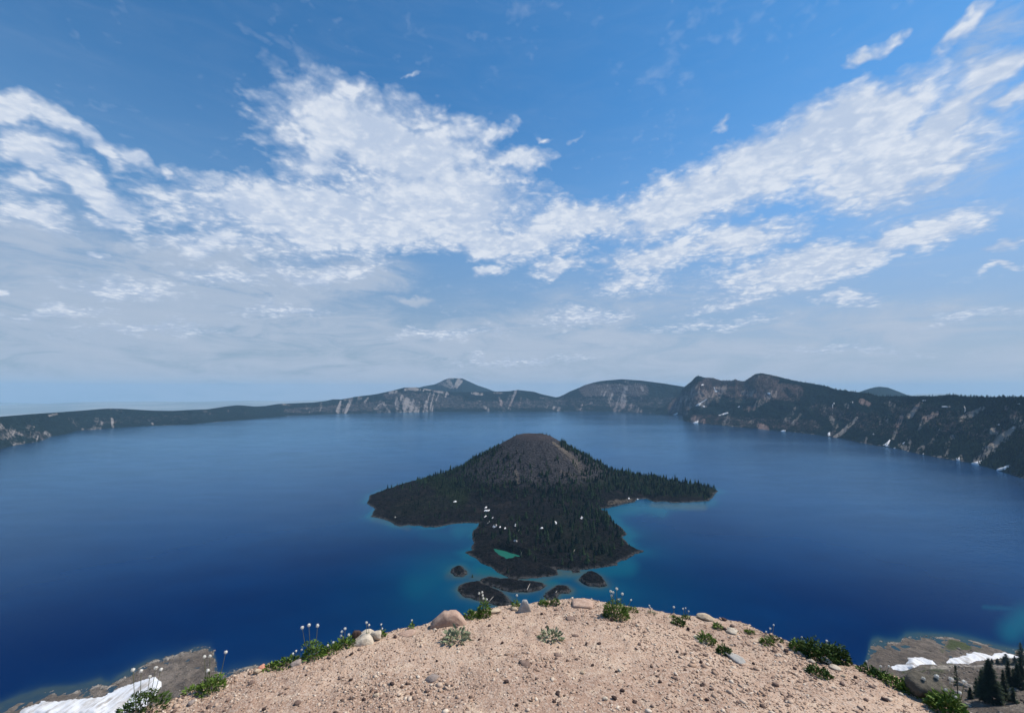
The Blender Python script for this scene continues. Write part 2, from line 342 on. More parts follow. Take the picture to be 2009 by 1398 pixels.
far_scree = [
 (668,788,664,806,3,6,.8),(690,784,676,808,4,6,.7),(706,780,700,800,6,4,.5),(676,783,690,782,3,4,.7),(630,790,628,806,3,3,.5),(640,788,655,790,3,3,.4),
 (722,780,716,788,3,3,.7),(748,786,742,806,3,6,.7),(735,800,760,808,4,3,.5),(752,790,764,808,4,3,.6),
 (765,770,778,768,3,3,.9),(778,782,782,806,4,7,.75),(788,778,800,806,5,10,.8),(796,782,816,807,4,9,.9),(812,784,806,806,3,6,.7),(806,762,830,765,4,3,1),(795,764,812,761,3,3,.8),
 (832,762,850,765,2.5,3,1),(850,766,878,772,3,3,1),(878,771,874,778,3,2,.8),(845,772,838,790,3,4,.9),(838,788,834,806,4,8,.9),(850,772,846,804,2.5,4,.8),(824,778,820,804,2,3,.6),(862,773,856,785,2.5,2,.6),
 (926,771,946,773,3,3,.9),(938,786,950,788,2,3,.5),(950,797,958,804,3,4,.7),(935,790,940,794,3,3,.4),(968,770,985,771,2,2,.6),
 (980,780,990,806,3,5,.55),(1000,776,994,790,3,3,.65),(1012,766,998,800,3,3,.9),(1004,772,1001,803,1.4,2,.9),(1022,780,1018,803,2,3,.5),(1034,782,1038,788,4,5,.5),
 (1072,797,1100,803,4,5,.55),(1060,780,1078,782,2,2,.5),(1085,784,1100,786,2,2,.5),
 (1140,795,1160,790,3,3,.7),(1130,800,1145,803,4,4,.6),(1152,800,1162,802,3,2,.5),
 (1180,772,1200,775,6,6,.6),(1222,770,1220,790,5,14,.75),(1196,780,1210,800,7,12,.65),(1215,790,1250,803,12,8,.65),(1236,800,1258,806,5,4,.5),
 (1190,752,1200,760,3,3,.45),(1208,752,1230,760,4,4,.6),(1225,748,1250,752,3,2,.4),(1257,757,1262,765,3,3,.7),(1210,760,1240,764,3,3,.4),
 (0,833,6,838,5,4,.6),(34,860,10,874,9,8,.3),(54,836,64,838,5,5,.6),(30,845,12,856,6,8,.5),(60,850,72,858,4,5,.6),(90,848,100,854,5,4,.9),(46,868,20,876,5,5,.5),(20,840,45,858,8,6,.4),(75,862,60,870,4,4,.5),
 (96,815,112,812,2.5,2.5,.9),(136,820,150,832,5,6,.35),(190,825,200,836,8,6,.4),(182,836,196,840,4,3,.5),(220,822,222,838,3,3.5,1),(160,841,190,841,2,2,.7),(217,803,240,806,2,1.5,.35),(298,830,300,832,2,2,.9),(322,834,326,834.5,2,1.5,.7),(360,810,366,812,4,4,.3),(398,806,412,810,3,3,.4),(446,803,448,806,2,3,.6),(480,805,490,818,8,8,.28),(555,793,572,794,2.5,2.5,.6),(600,795,606,806,3,4,.35)]
far_rock = [(0,850,100,855,14,8,.3),(200,825,420,815,8,6,.2),(560,806,760,795,5,12,.35),(700,795,1090,792,8,9,.35),(760,775,900,785,10,12,.35),(1100,788,1330,788,10,12,.3),(1150,765,1260,765,14,14,.6)]
far_tint = [(1130,800,1300,800,14,10,.15),(980,790,1030,790,8,8,.25)]
width_far = [(-900,420),(0,560),(200,650),(500,820),(800,1000),(1000,950),(1090,800),(1200,1100),(1345,1100),(2300,1100)]
xs = np.concatenate([np.linspace(-900, -60, 120)[:-1], np.arange(-60, 1400, 1.15), np.linspace(1400, 1600, 40)])
o_far, Vf, Ff = wall_sheet('hills', m_far, xs, LAKE_SHORE_FAR, SKYLINE_FAR, width_far, far_scree, far_rock, far_tint, 11, 75, label='long forested rim and pale streaked cliffs across the lake', gully=1.0)
m_right = wall_material('right_wall_rock', forest=(0.004, 0.009, 0.009), rock=(0.075, 0.055, 0.050), scree=(0.27, 0.235, 0.20), red=(0.23, 0.12, 0.095), gs=1.5)
right_scree = [(1366,765,1330,795,9,6,.35),(1385,770,1350,798,8,7,.35),(1330,798,1345,812,5,5,.3),(1405,765,1380,795,8,7,.45),(1420,760,1405,785,6,6,.4),(1455,772,1520,772,7,7,.35),(1510,775,1470,803,9,5,.45),(1435,782,1450,785,7,7,.3),(1430,815,1422,832,5,6,.35),(1362,820,1380,826,7,6,.5),
 (1462,800,1480,802,6,3,.5),(1490,835,1505,841,6,5,.6),(1450,822,1480,828,5,4,.3),(1385,745,1395,748,4,3,.3),
 (1562,800,1545,822,4,6,.4),(1570,812,1556,830,3,3,.35),(1616,795,1618,803,5,5,.4),(1630,820,1640,835,5,7,.4),(1636,845,1628,854,4,4,.4),(1681,820,1650,850,3,5,.75),(1650,850,1636,857,5,3,.6),(1658,793,1665,798,5,4,.4),
 (1690,787,1704,793,6,5,.7),(1740,790,1752,795,5,5,.4),(1807,790,1785,815,3,6,.65),(1768,820,1760,833,6,5,.6),(1762,833,1752,860,4,3,.5),(1838,810,1815,822,5,7,.6),(1815,820,1802,843,5,3,.4),(1724,818,1728,832,3,3,.3),(1738,820,1742,826,4,3,.3),
 (1700,860,1696,870,3,5,.5),(1766,873,1780,880,5,7,.55),(1782,862,1788,872,4,5,.4),(1845,842,1822,873,3,4,.35),(1810,878,1800,888,6,5,.5),(1830,895,1850,898,4,4,.5),(1867,856,1870,860,5,4,.5),(1860,870,1855,890,6,6,.35),
 (1930,800,1900,815,4,7,.55),(1895,816,1880,824,5,4,.45),(1948,845,1958,862,7,6,.65),(1990,840,1965,860,5,9,.75),(1965,858,1945,880,8,9,.7),(1948,878,1915,905,9,7,.6),(1932,868,1930,885,3,4,.4),(1975,800,1995,820,6,12,.4),(1992,930,2009,938,5,6,.4),(1995,812,2005,835,8,8,.4),(1885,895,1890,905,4,4,.4),
 (1600,830,1610,845,4,4,.3),(2050,850,2030,900,12,14,.5),(2150,850,2100,920,12,14,.5)]
right_rock = [(1330,800,1400,750,20,18,.8),(1400,760,1560,770,18,18,.7),(1360,820,1600,835,10,14,.35),(1600,800,1760,840,14,26,.3),(1760,800,2009,860,20,40,.3),(1440,740,1520,745,6,10,.8)]
right_tint = [(1330,800,1400,755,20,16,.5),(1400,765,1540,775,20,18,.4),(1362,820,1382,826,9,8,.9),(1490,835,1505,841,8,7,.9),(1462,800,1480,802,8,5,.8),(1690,785,1704,793,9,8,.9),(1766,820,1760,835,9,6,.8),(1838,810,1815,822,7,7,.6),(1785,800,1807,790,8,8,.5),(1970,800,1990,810,8,8,.8),(1636,845,1628,856,6,6,.7)]
width_right = [(1286,250),(1320,700),(1345,1350),(1400,1500),(1500,1500),(1600,1350),(1700,1150),(1800,950),(2009,760),(2300,620),(2900,400)]
xs = np.concatenate([np.arange(1286, 2060, 0.9), np.linspace(2060, 2900, 200)])
o_right, Vr, Fr = wall_sheet('hills', m_right, xs, LAKE_SHORE_RIGHT, SKYLINE_RIGHT, width_right, [q[:4] + (q[4] * 1.15, q[5] * 1.15, min(1.05, q[6] * 1.4)) for q in right_scree], right_rock, [q[:6] + (q[6] * .6,) for q in right_tint], 23, 78, label='steep dark wooded crater wall with rust coloured scree and jagged twin peaks', gully=1.5, cliffs=0.8, treeline=9, spur=1.7)

# ---- two cones standing beyond the rim
def cone_hill(name, mat, sky, Yd, label, scree, tint, seed, foot=778, rng=None):
    xs = np.arange(rng[0], rng[1], 1.2); ys = interp(sky, xs); n = 40
    X = np.empty((2 * n, len(xs))); Y = X.copy(); Z = X.copy()
    rx, ry, rz = ray(xs, ys); top = H + Yd * rz / ry
    hw = (top - 250) * 1.7
    for i in range(2 * n):
        k = abs(i - n + 0.5) / n; yy = Yd + (i - n + 0.5) / n * 3200
        z = top - (top + 300) * k ** 1.0 * (1 - 0.25 * k) + 20 * k * (1 - k) * 4 * (ridged(xs / 22, k * 1.5, i * 0.0, 4, seed))
        z = np.minimum(z, H + yy * rz / ry - (0 if k < 0.02 else 1))
        X[i], Y[i], Z[i] = yy * rx / ry, yy, z
    PX, PY = project(X, Y, Z)
    o = link(name, mesh_from(name, np.stack([X, Y, Z], -1).reshape(-1, 3), grid_faces(*X.shape), mat, True,
             {'scree': strokes(PX, PY, scree, seed), 'rock': 0 * PX, 'tint': strokes(PX, PY, tint, seed)})); tag(o, label, kind='structure')
    return o
SCOTT = [(700,800),(760,778),(813,762),(830,757),(853,753),(863,748.5),(872,744),(880,741.2),(888,740.8),(907,741.2),(915,745),(937,755),(955,761),(967,766),(985,770),(1020,776),(1080,800)]
cone_hill('mountain', m_far, SCOTT, 14000, 'distant bare topped mountain with pale scree above the far cliffs',
 [(878,744,888,742,3,3,.6),(900,745,893,758,5,3,.9),(868,752,884,760,5,3,.6),(905,748,896,760,4,2,1),(880,748,890,760,6,3,.7),(860,754,880,748,3,4,.5)], [], 41, rng=(700, 1080))
CONE = [(1640,790),(1666,777),(1683,769),(1695,764.5),(1706,761),(1716,758.5),(1726,757.3),(1742,759),(1763,767),(1783,775),(1800,780),(1830,790)]
cone_hill('hill', m_far, CONE, 9000, 'small smooth wooded cone behind the right hand rim', [], [], 43, rng=(1640, 1830))
RIDGE = [(1500,792),(1700,786),(1800,773),(1850,772),(1900,774),(1950,775.5),(2050,777),(2300,782)]
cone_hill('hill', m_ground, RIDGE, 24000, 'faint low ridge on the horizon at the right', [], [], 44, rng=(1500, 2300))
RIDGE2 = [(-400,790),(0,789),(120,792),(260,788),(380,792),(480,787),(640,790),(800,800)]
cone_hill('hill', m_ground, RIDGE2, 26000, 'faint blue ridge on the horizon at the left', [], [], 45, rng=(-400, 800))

# ---- near caldera wall, falling from the camera's knoll to the water
NEAR_SHORE = [(-900,1900),(-200,1470),(-60,1412),(0,1388),(40,1371),(80,1358),(110,1354),(150,1353),(180,1346),(196,1340),(203,1344),(215,1344),(250,1322),(270,1310),(300,1294),(320,1289),(350,1280),(380,1270),(398,1267.5),(412,1268),(419,1275),(424,1296),(427,1316),(440,1319),(455,1312),(500,1304),(540,1310),(600,1300),(700,1280),(800,1260),(900,1240),(1100,1215),(1300,1225),(1500,1270),(1600,1300),(1670,1330),(1694,1312),(1700,1292),(1704,1272),(1712,1257),(1722,1254),(1738,1258),(1760,1258),(1778,1247),(1800,1246),(1850,1248),(1880,1249),(1915,1256),(1950,1266),(1980,1271),(2009,1275),(2100,1292),(2600,1400)]
EDGE = [(-400,1640),(100,1440),(250,1399),(330,1372),(390,1352),(450,1326),(500,1311),(540,1304),(580,1298),(620,1286),(690,1258),(740,1247),(800,1231),(850,1216),(905,1211),(950,1197),(1000,1190),(1050,1184),(1100,1180),(1150,1177),(1200,1187),(1260,1193),(1300,1199),(1350,1208),(1400,1211),(1440,1219),(1470,1229),(1500,1244),(1550,1261),(1600,1277),(1640,1290),(1700,1309),(1760,1328),(1800,1348),(1850,1374),(1890,1392),(1930,1410),(2400,1640)]
def az_tab(tab):
    a = []
    for px, py in tab:
        x, y, z = [float(v) for v in ray(px, py)]; a.append((math.atan2(x, y), -z / math.hypot(x, y)))
    a = np.array(a); keep = np.concatenate([[True], np.diff(a[:, 0]) > 1e-5]); return a[keep]
E_T, S_T = az_tab(EDGE), az_tab(NEAR_SHORE)
SL = 0.12
def edge_r(phi):
    tn = np.interp(phi, E_T[:, 0], E_T[:, 1]); return 1.65 / (tn - SL)
def shore_r(phi): return H / np.interp(phi, S_T[:, 0], S_T[:, 1])
def spur_z(phi, r):
    """wooded bench low on the right of the knoll; crest follows the pale ridge line"""
    T = np.interp(r, [90, 130, 180, 240, 300, 360, 415, 432], [1.3, 0.80, 0.62, 0.535, 0.490, 0.455, 0.424, 0.4125])
    off = np.interp(phi, [0.60, 0.65, 0.694, 0.736, 0.767, 0.796, 0.823, 0.853, 0.90], [0.20, 0.13, 0.084, 0.049, 0.030, 0.017, 0.005, -0.009, -0.025])
    up = np.where(r < 432, -r * (T + off), -432 * (0.4125 + off) - (r - 432) * 0.8)
    return up - 220 * sstep(0.70, 0.52, phi)
def near_height(phi, r, detail=True):
    re = edge_r(phi)
    x, y = r * np.sin(phi), r * np.cos(phi)
    over = np.maximum(r - re, 0)
    kn = -(1.65 + SL * np.minimum(r, re)) - np.where(over < 0.5, over * (0.5 + over * 1.0), over * 1.5 - 0.25)
    rough = 0.030 * fbm(x * 1.1, y * 1.1, 0, 3, 61) + 0.016 * fbm(x * 5, y * 5, 0, 3, 62) + 0.006 * fbm(x * 19, y * 19, 0, 2, 63)
    kn = kn + rough * (1 + np.minimum(over, 20) * 1.5) * sstep(0.0, 1.2, r)
    Rs = shore_r(phi); k = np.clip(r / Rs, 0, 1.2)
    wall = np.where(k < 1, H * np.abs(1 - k) ** 2.1, -(k - 1) * Rs * 0.2) - H
    big = 9 * fbm(x / 70, y / 70, 0, 5, 64) + 5 * ridged(phi * 28, r / 500, 0, 4, 65)
    wall = wall + big * sstep(0.03, 0.2, k) * sstep(1.0, 0.85, k) + 1.6 * fbm(x / 9, y / 9, 0, 4, 66) * sstep(60, 200, r) * sstep(1.02, 0.97, k)
    wall = wall - 7.0 * sstep(60, 10, r)
    z = np.maximum(kn, wall)
    sp = spur_z(phi, r) + 1.6 * fbm(x / 30, y / 30, 0, 4, 67)
    sp = np.where((r > 90) & (phi > 0.45), sp, -1e4)
    return H + np.maximum(z, sp)
def near_sheet(phis, rs):
    Rm, Pm = np.meshgrid(rs, phis, indexing='ij')
    return Rm, Pm, near_height(Pm, Rm)
phis = np.concatenate([np.radians(np.linspace(-180, -66, 40))[:-1], np.radians(np.arange(-66, 66, 0.22)), np.radians(np.linspace(66, 180, 40))])
rs = np.concatenate([[0.0, 0.4, 0.8, 1.2], np.arange(1.5, 6.4, 0.035), np.geomspace(6.5, 14, 25)])
Rm, Pm, Zm = near_sheet(phis, rs)
Vk = np.stack([Rm * np.sin(Pm), Rm * np.cos(Pm), Zm], -1).reshape(-1, 3); Fk = grid_faces(*Rm.shape)
m_dirt, t, b = material('gravel_soil', 0.95, 0.15)
p = t.pos()
a1 = t.noise(p, 0.9, 4, 0.6); a2 = t.noise(p, 6.0, 5, 0.7); a3 = t.noise(p, 55.0, 4, 0.75); a4 = t.voro(p, 70.0); a5 = t.voro(p, 70.0, out='Color')
sp = t.new('ShaderNodeSeparateColor'); t.l.new(a5, sp.inputs[0])
c = t.mix(t.ramp(a1, 0.36, 0.64), (0.36, 0.238, 0.172), (0.49, 0.345, 0.25))
c = t.mix(t.ramp(a2, 0.5, 0.72), c, (0.58, 0.44, 0.32)); c = t.mix(t.ramp(a2, 0.46, 0.32), c, (0.29, 0.195, 0.145))
c = t.mix(t.math('MULTIPLY', t.ramp(a3, 0.47, 0.34), 0.8), c, (0.19, 0.12, 0.085)); c = t.mix(t.math('MULTIPLY', t.ramp(a3, 0.56, 0.7), 0.55), c, (0.56, 0.46, 0.37))
c = t.mix(t.math('MULTIPLY', t.math('LESS_THAN', sp.outputs[0], 0.3), 0.35), c, (0.55, 0.46, 0.38))
t.set(b.inputs['Base Color'], c)
hgt = t.math('ADD', t.math('MULTIPLY', a3, 0.6), t.math('MULTIPLY', t.math('SUBTRACT', 1.0, a4), 0.5))
t.set(b.inputs['Normal'], t.bump(hgt, 0.8, 0.012))
o_knoll = link('terrain', mesh_from('overlook', Vk, Fk, m_dirt, True)); tag(o_knoll, 'bare sandy gravel knoll in the foreground', kind='structure')
bvh_knoll = BVHTree.FromPolygons([Vector(v) for v in Vk.tolist()], Fk.tolist())

phis = np.radians(np.arange(-72, 72, 0.16)); 
rs = np.concatenate([np.geomspace(13.6, 300, 110), np.arange(303, 1000, 3.2), np.arange(1000, 1500, 7)])
Rm, Pm, Zm = near_sheet(phis, rs); Zm[:3] -= 0.35
Zm = np.where(Rm > shore_r(Pm) + 60, -14, Zm)
Vw = np.stack([Rm * np.sin(Pm), Rm * np.cos(Pm), Zm], -1).reshape(-1, 3); Fw = grid_faces(*Rm.shape)
m_talus, t, b = material('talus', 1.0, 0.0)
p = t.pos()
a1 = t.noise(p, 0.012, 5, 0.6); a2 = t.noise(p, 0.09, 5, 0.7); a3 = t.noise(p, 0.6, 4, 0.7); wet = t.attr('wet'); gr = t.attr('green')
c = t.mix(t.ramp(a1, 0.4, 0.62), (0.13, 0.105, 0.086), (0.21, 0.175, 0.145)); c = t.mix(t.ramp(a2, 0.38, 0.62), t.mix(0.65, c, (0.07, 0.06, 0.052)), c)
c = t.mix(t.math('MULTIPLY', t.ramp(a3, 0.5, 0.75), 0.5), c, (0.27, 0.235, 0.20)); c = t.mix(t.math('MULTIPLY', t.ramp(t.math('ADD', gr, t.math('MULTIPLY', t.math('SUBTRACT', a2, 0.5), 1.6)), 0.45, 0.8), 0.8), c, (0.055, 0.075, 0.028))
c = t.mix(wet, c, (0.045, 0.055, 0.045)); 
pale = t.math('MULTIPLY', t.attr('strand'), t.ramp(a2, 0.35, 0.6)); c = t.mix(pale, c, (0.38, 0.34, 0.29))
t.set(b.inputs['Base Color'], c); t.set(b.inputs['Normal'], t.bump(t.math('ADD', a3, t.math('MULTIPLY', a2, 4)), 0.8, 1.6))
dS = shore_r(Pm) - Rm
strand = sstep(0, 2, dS) * sstep(12, 5, dS) * 0.9; wetm = sstep(3, -2, dS)
PX, PY = project(*[Vw.reshape(*Rm.shape, 3)[..., i] for i in range(3)])
green = strokes(PX, PY, [(1865,1262,1900,1268,10,8,.9),(1850,1274,1880,1268,8,8,.6),(1895,1270,1950,1280,8,6,.5),(1860,1310,1700,1340,20,20,.5),(1990,1330,1900,1360,30,20,.4)], 3)
ridge_path = strokes(PX, PY, [(1830,1308,2009,1306,3.5,5,1.0),(1930,1378,2009,1386,7,10,.5)], 3)
o_wall = link('terrain', mesh_from('crater_slope', Vw, Fw, m_talus, True, {'strand': np.maximum(strand, ridge_path * 0.8), 'wet': wetm, 'green': green})); tag(o_wall, 'grey scree slope dropping below the overlook to the lake', kind='structure')
bvh_wall = BVHTree.FromPolygons([Vector(v) for v in Vw.tolist()], Fw.tolist())
bvh_right = BVHTree.FromPolygons([Vector(v) for v in Vr.tolist()], Fr.tolist())
EYE = Vector((0, 0, H))
def cast(bvh, px, py):
    d = Vector([float(v) for v in ray(px, py)]).normalized()
    return bvh.ray_cast(EYE, d)
# ================================================================== lake and island
def px_poly(pts, z=0.0):
    a = np.array(pts, float); x, y = at_z(a[:, 0], a[:, 1], z); return np.stack([x, y], -1)
def poly_sd(P, X, Y):
    """signed distance to a closed polygon, positive inside"""
    shp = X.shape; X = X.ravel(); Y = Y.ravel(); d = np.full(X.shape, 1e9); ins = np.zeros(X.shape, bool)
    for i in range(len(P)):
        a, c = P[i], P[(i + 1) % len(P)]
        ex, ey = c - a; L = ex * ex + ey * ey + 1e-9
        s = np.clip(((X - a[0]) * ex + (Y - a[1]) * ey) / L, 0, 1)
        d = np.minimum(d, np.hypot(X - a[0] - s * ex, Y - a[1] - s * ey))
        if a[1] != c[1]:
            cr = ((a[1] > Y) != (c[1] > Y)) & (X < (c[0] - a[0]) * (Y - a[1]) / (c[1] - a[1]) + a[0]); ins ^= cr
    return (np.where(ins, d, -d)).reshape(shp)
ISLAND_PX = [(718,986),(727,991),(735,998),(730,1008),(728,1013),(742,1016),(760,1020),(772,1030),(785,1032),(800,1030),(812,1032),(822,1031),(832,1035),(850,1034),(868,1031),(880,1028),(900,1027),(920,1026),(938,1026),(934,1034),(927,1044),(925,1054),(926,1062),
 (930,1066),(925,1070),(928,1079),(914,1083),(922,1090),(938,1098),(950,1108),(966,1116),(985,1128),(1003,1136),(1030,1136),(1060,1134),(1085,1131),(1100,1127),(1094,1118),(1082,1114),
 (1088,1115),(1110,1118),(1140,1118),(1170,1116),(1196,1113),(1212,1107),(1220,1100),(1232,1098),(1240,1091),(1256,1086),(1266,1080),(1250,1076),(1238,1070),(1226,1060),(1220,1053),(1228,1047),(1225,1040),(1214,1032),(1204,1022),(1196,1011),(1188,1003),(1182,998),(1196,996),(1212,992),(1226,988),(1246,985),(1250,979),(1268,978),(1284,984),(1300,983),(1320,986),(1345,985),(1370,984),(1392,982),(1400,975),(1403,968),(1411,963)]
isl = px_poly(ISLAND_PX)
back = np.array([(890, 1905), (760, 2060), (620, 2200), (430, 2380), (200, 2480), (-40, 2480), (-240, 2370), (-390, 2200), (-520, 2000), (-590, 1800)], float)
isl = np.concatenate([isl, back])
LAGOON = px_poly([(966,1076),(985,1080),(1002,1085),(1018,1090),(1030,1094),(1012,1095),(998,1097),(988,1093),(980,1086),(972,1080)])
CX, CY = 99.0, 2041.0
def arm(X, Y, pts):
    best = np.zeros(X.shape)
    for i in range(len(pts) - 1):
        x0, y0, z0, w0 = pts[i]; x1, y1, z1, w1 = pts[i + 1]
        dx, dy = x1 - x0, y1 - y0; s = np.clip(((X - x0) * dx + (Y - y0) * dy) / (dx * dx + dy * dy), 0, 1)
        d = np.hypot(X - x0 - s * dx, Y - y0 - s * dy); z = z0 + (z1 - z0) * s; w = w0 + (w1 - w0) * s
        best = np.maximum(best, z * np.exp(-(d / w) ** 2))
    return best
def island_h(X, Y):
    sd = poly_sd(isl, X, Y) + 9 * fbm(X / 30, Y / 30, 0, 5, 81)
    lg = poly_sd(LAGOON, X, Y) + 2.0 * fbm(X / 12, Y / 12, 0, 3, 84)
    rho = np.hypot(X - CX, (Y - CY)); ang = np.arctan2(Y - CY, X - CX)
    rim = 234 + 3 * np.cos(ang * 1.0) * 0 + 1.5 * vnoise(ang * 3, 0, 0, 90)
    cone = rim - np.maximum(rho - 66, 0) * 0.60 - 22 * sstep(52, 0, rho)
    cone = cone - 5 * np.exp(-((rho - 60) / 18) ** 2) + 5 * ridged(ang * 7, rho / 260, 0, 4, 83) * sstep(60, 160, rho)
    foot = 30 * sstep(620, 330, rho)
    c = np.log(np.exp(np.clip(cone / 18, -20, 20)) + np.exp(np.clip(foot / 18, -20, 20))) * 18 - 6
    aR = arm(X, Y, [(330, 2000, 78, 120), (470, 1975, 58, 115), (620, 1950, 36, 95), (760, 1905, 16, 75), (880, 1855, 4, 40)])
    aL = arm(X, Y, [(-160, 2000, 90, 120), (-316, 1950, 40, 100), (-400, 1885, 20, 95), (-450, 1825, 9, 80), (-530, 1710, 4, 60)])
    plat = 5 + 6 * sstep(10, 120, sd) + 9 * sstep(120, 220, sd) + 4 * fbm(X / 120, Y / 120, 0, 3, 85)
    h = np.maximum(np.maximum(c, plat), np.maximum(aR, aL))
    rough = 6.0 * ridged(X / 32, Y / 32, 0, 4, 86) + 3.0 * fbm(X / 7, Y / 7, 0, 3, 87)
    h = h + rough * (0.3 + 0.7 * sstep(60, 18, h))
    h = h * sstep(-2, 26, sd) + 0.0
    h = np.where(sd < 0, -3 + sd * 0.05, h * 1.0 + 0.8 * sstep(0, 4, sd))
    h = np.where(lg > -14, np.minimum(h, -1.2 + np.maximum(-lg, 0) * 0.45), h)
    tongue = sstep(1010, 960, Y + X * 0.62) * (sd > 0)               # the low lava tongue in front of the lagoon
    h = np.where(h > 0, h * (1 - 0.55 * tongue), h)
    return h, sd
m_lava, t, b = material('lava', 1.0, 0.0)
p = t.pos()
a1 = t.noise(p, 0.02, 5, 0.6); a2 = t.noise(p, 0.12, 5, 0.75); a3 = t.noise(p, 0.45, 3, 0.7)
cn, st, tn, gr = t.attr('cinder'), t.attr('strand'), t.attr('tan'), t.attr('green')
c = t.mix(t.ramp(a2, 0.36, 0.68), (0.004, 0.004, 0.006), (0.020, 0.018, 0.022)); c = t.mix(t.math('MULTIPLY', t.ramp(a1, 0.5, 0.68), 0.5), c, (0.036, 0.027, 0.027))
c = t.mix(t.math('MULTIPLY', gr, t.ramp(a3, 0.42, 0.6)), c, (0.02, 0.033, 0.012))
ci = t.mix(t.ramp(a2, 0.35, 0.7), (0.020, 0.020, 0.023), (0.086, 0.078, 0.082)); ci = t.mix(t.ramp(t.attr('summit'), 0, 1), ci, t.mix(a2, (0.028, 0.024, 0.026), (0.10, 0.083, 0.083)))
c = t.mix(cn, c, ci)
c = t.mix(t.ramp(t.math('ADD', tn, t.math('MULTIPLY', t.math('SUBTRACT', a2, 0.5), 1.0)), 0.3, 0.8), c, (0.19, 0.155, 0.12))
c = t.mix(t.math('MULTIPLY', t.ramp(a3, 0.60, 0.72), t.ramp(a2, 0.5, 0.62)), c, (0.09, 0.085, 0.085))
c = t.mix(t.math('MULTIPLY', st, t.ramp(a2, 0.38, 0.58)), c, (0.085, 0.08, 0.078))
t.set(b.inputs['Base Color'], c); t.set(b.inputs['Normal'], t.bump(t.math('ADD', t.math('MULTIPLY', a2, 2), a3), 1.0, 4.0))
def lava_mesh(name, X, Y, h, sd, label):
    PX, PY = project(X, Y, h)
    rho = np.hypot(X - CX, Y - CY)
    at = {'cinder': sstep(45, 80, h) * (np.hypot(X - CX, Y - CY) < 420), 'summit': sstep(200, 218, h),
          'strand': sstep(-1, 1, sd) * sstep(10, 3, sd) * (h < 6), 'tan': strokes(PX, PY, [(1085,868,1112,888,3,5,.6),(1112,888,1132,908,6,9,.5),(1128,905,1145,930,10,12,.45),(1095,880,1110,900,4,5,.4),(1100,925,1130,935,6,5,.4),(985,880,975,900,4,5,.2),(1196,985,1240,980,6,5,.5),(1012,925,1016,945,6,6,.5)], 7),
          'green': np.maximum(strokes(PX, PY, [(840,930,900,970,18,24,1),(780,1000,900,980,18,25,.35),(1100,1040,1180,1080,40,30,.4),(1150,930,1390,965,25,14,.8)], 8), 0.15)}
    V = np.stack([X, Y, h], -1).reshape(-1, 3); Fq = grid_faces(*X.shape)
    keep = (h.ravel()[Fq] > -6).any(1); Fq = Fq[keep]
    o = link(name, mesh_from(name, V, Fq, m_lava, True, at)); tag(o, label, kind='structure'); return o, V, Fq
gx = np.arange(-640, 960, 4.0); gy = np.concatenate([np.arange(900, 2300, 4.0), np.arange(2300, 2560, 10)])
Xg, Yg = np.meshgrid(gx, gy); hg, sdg = island_h(Xg, Yg)
o_isl, Vi, Fi = lava_mesh('island', Xg, Yg, hg, sdg, 'dark volcanic cone island with wooded flanks and low lava shores')
bvh_isl = BVHTree.FromPolygons([Vector(v) for v in Vi.tolist()], Fi.tolist())
ISLETS = [
 ([(884,1124),(890,1112),(903,1110),(914,1118),(918,1126),(908,1132),(893,1131)], 7, 'small round lava islet, leftmost of those off the island'),
 ([(897,1158),(902,1148),(918,1142),(940,1140),(962,1150),(985,1162),(1000,1172),(1004,1184),(990,1192),(960,1184),(930,1176),(908,1170)], 8, 'large dark lava islet left of centre, just beyond the knoll'),
 ([(940,1137),(958,1132),(985,1134),(1020,1137),(1060,1142),(1073,1148),(1060,1156),(1035,1162),(1005,1162),(980,1156),(955,1147)], 6, 'long flat lava islet with a bleached log lying on it'),
 ([(1068,1170),(1076,1158),(1090,1149),(1112,1149),(1124,1158),(1118,1164),(1100,1164),(1092,1176),(1074,1178)], 5, 'crooked lava islet half hidden by the knoll edge'),
 ([(1133,1137),(1146,1128),(1160,1122),(1174,1127),(1186,1138),(1190,1149),(1176,1152),(1156,1149),(1142,1144)], 11, 'peaked lava islet, rightmost and standing apart in open water'),
 ([(1120,1119),(1128,1115),(1138,1117),(1137,1123),(1122,1124)], 3, 'tiny lava islet touching the south shore of the island')]
islet_polys = []
for k, (pts, top, lab) in enumerate(ISLETS):
    P = px_poly(pts); islet_polys.append(P)
    x0, y0 = P.min(0) - 25; x1, y1 = P.max(0) + 25
    X, Y = np.meshgrid(np.linspace(x0, x1, 70), np.linspace(y0, y1, 70))
    sd = poly_sd(P, X, Y) + 6 * fbm(X / 13, Y / 13, 0, 5, 90 + k)
    h = top * np.sqrt(np.clip(sd, 0, None) / max(sd.max(), 1)) + (1.8 * ridged(X / 11, Y / 11, 0, 4, 91 + k) + 0.8 * fbm(X / 3, Y / 3, 0, 2, 92)) * sstep(0, 8, sd)
    h = np.where(sd < 0, -1.5 + sd * 0.2, h + 0.3)
    lava_mesh('islet', X, Y, h, sd, lab)

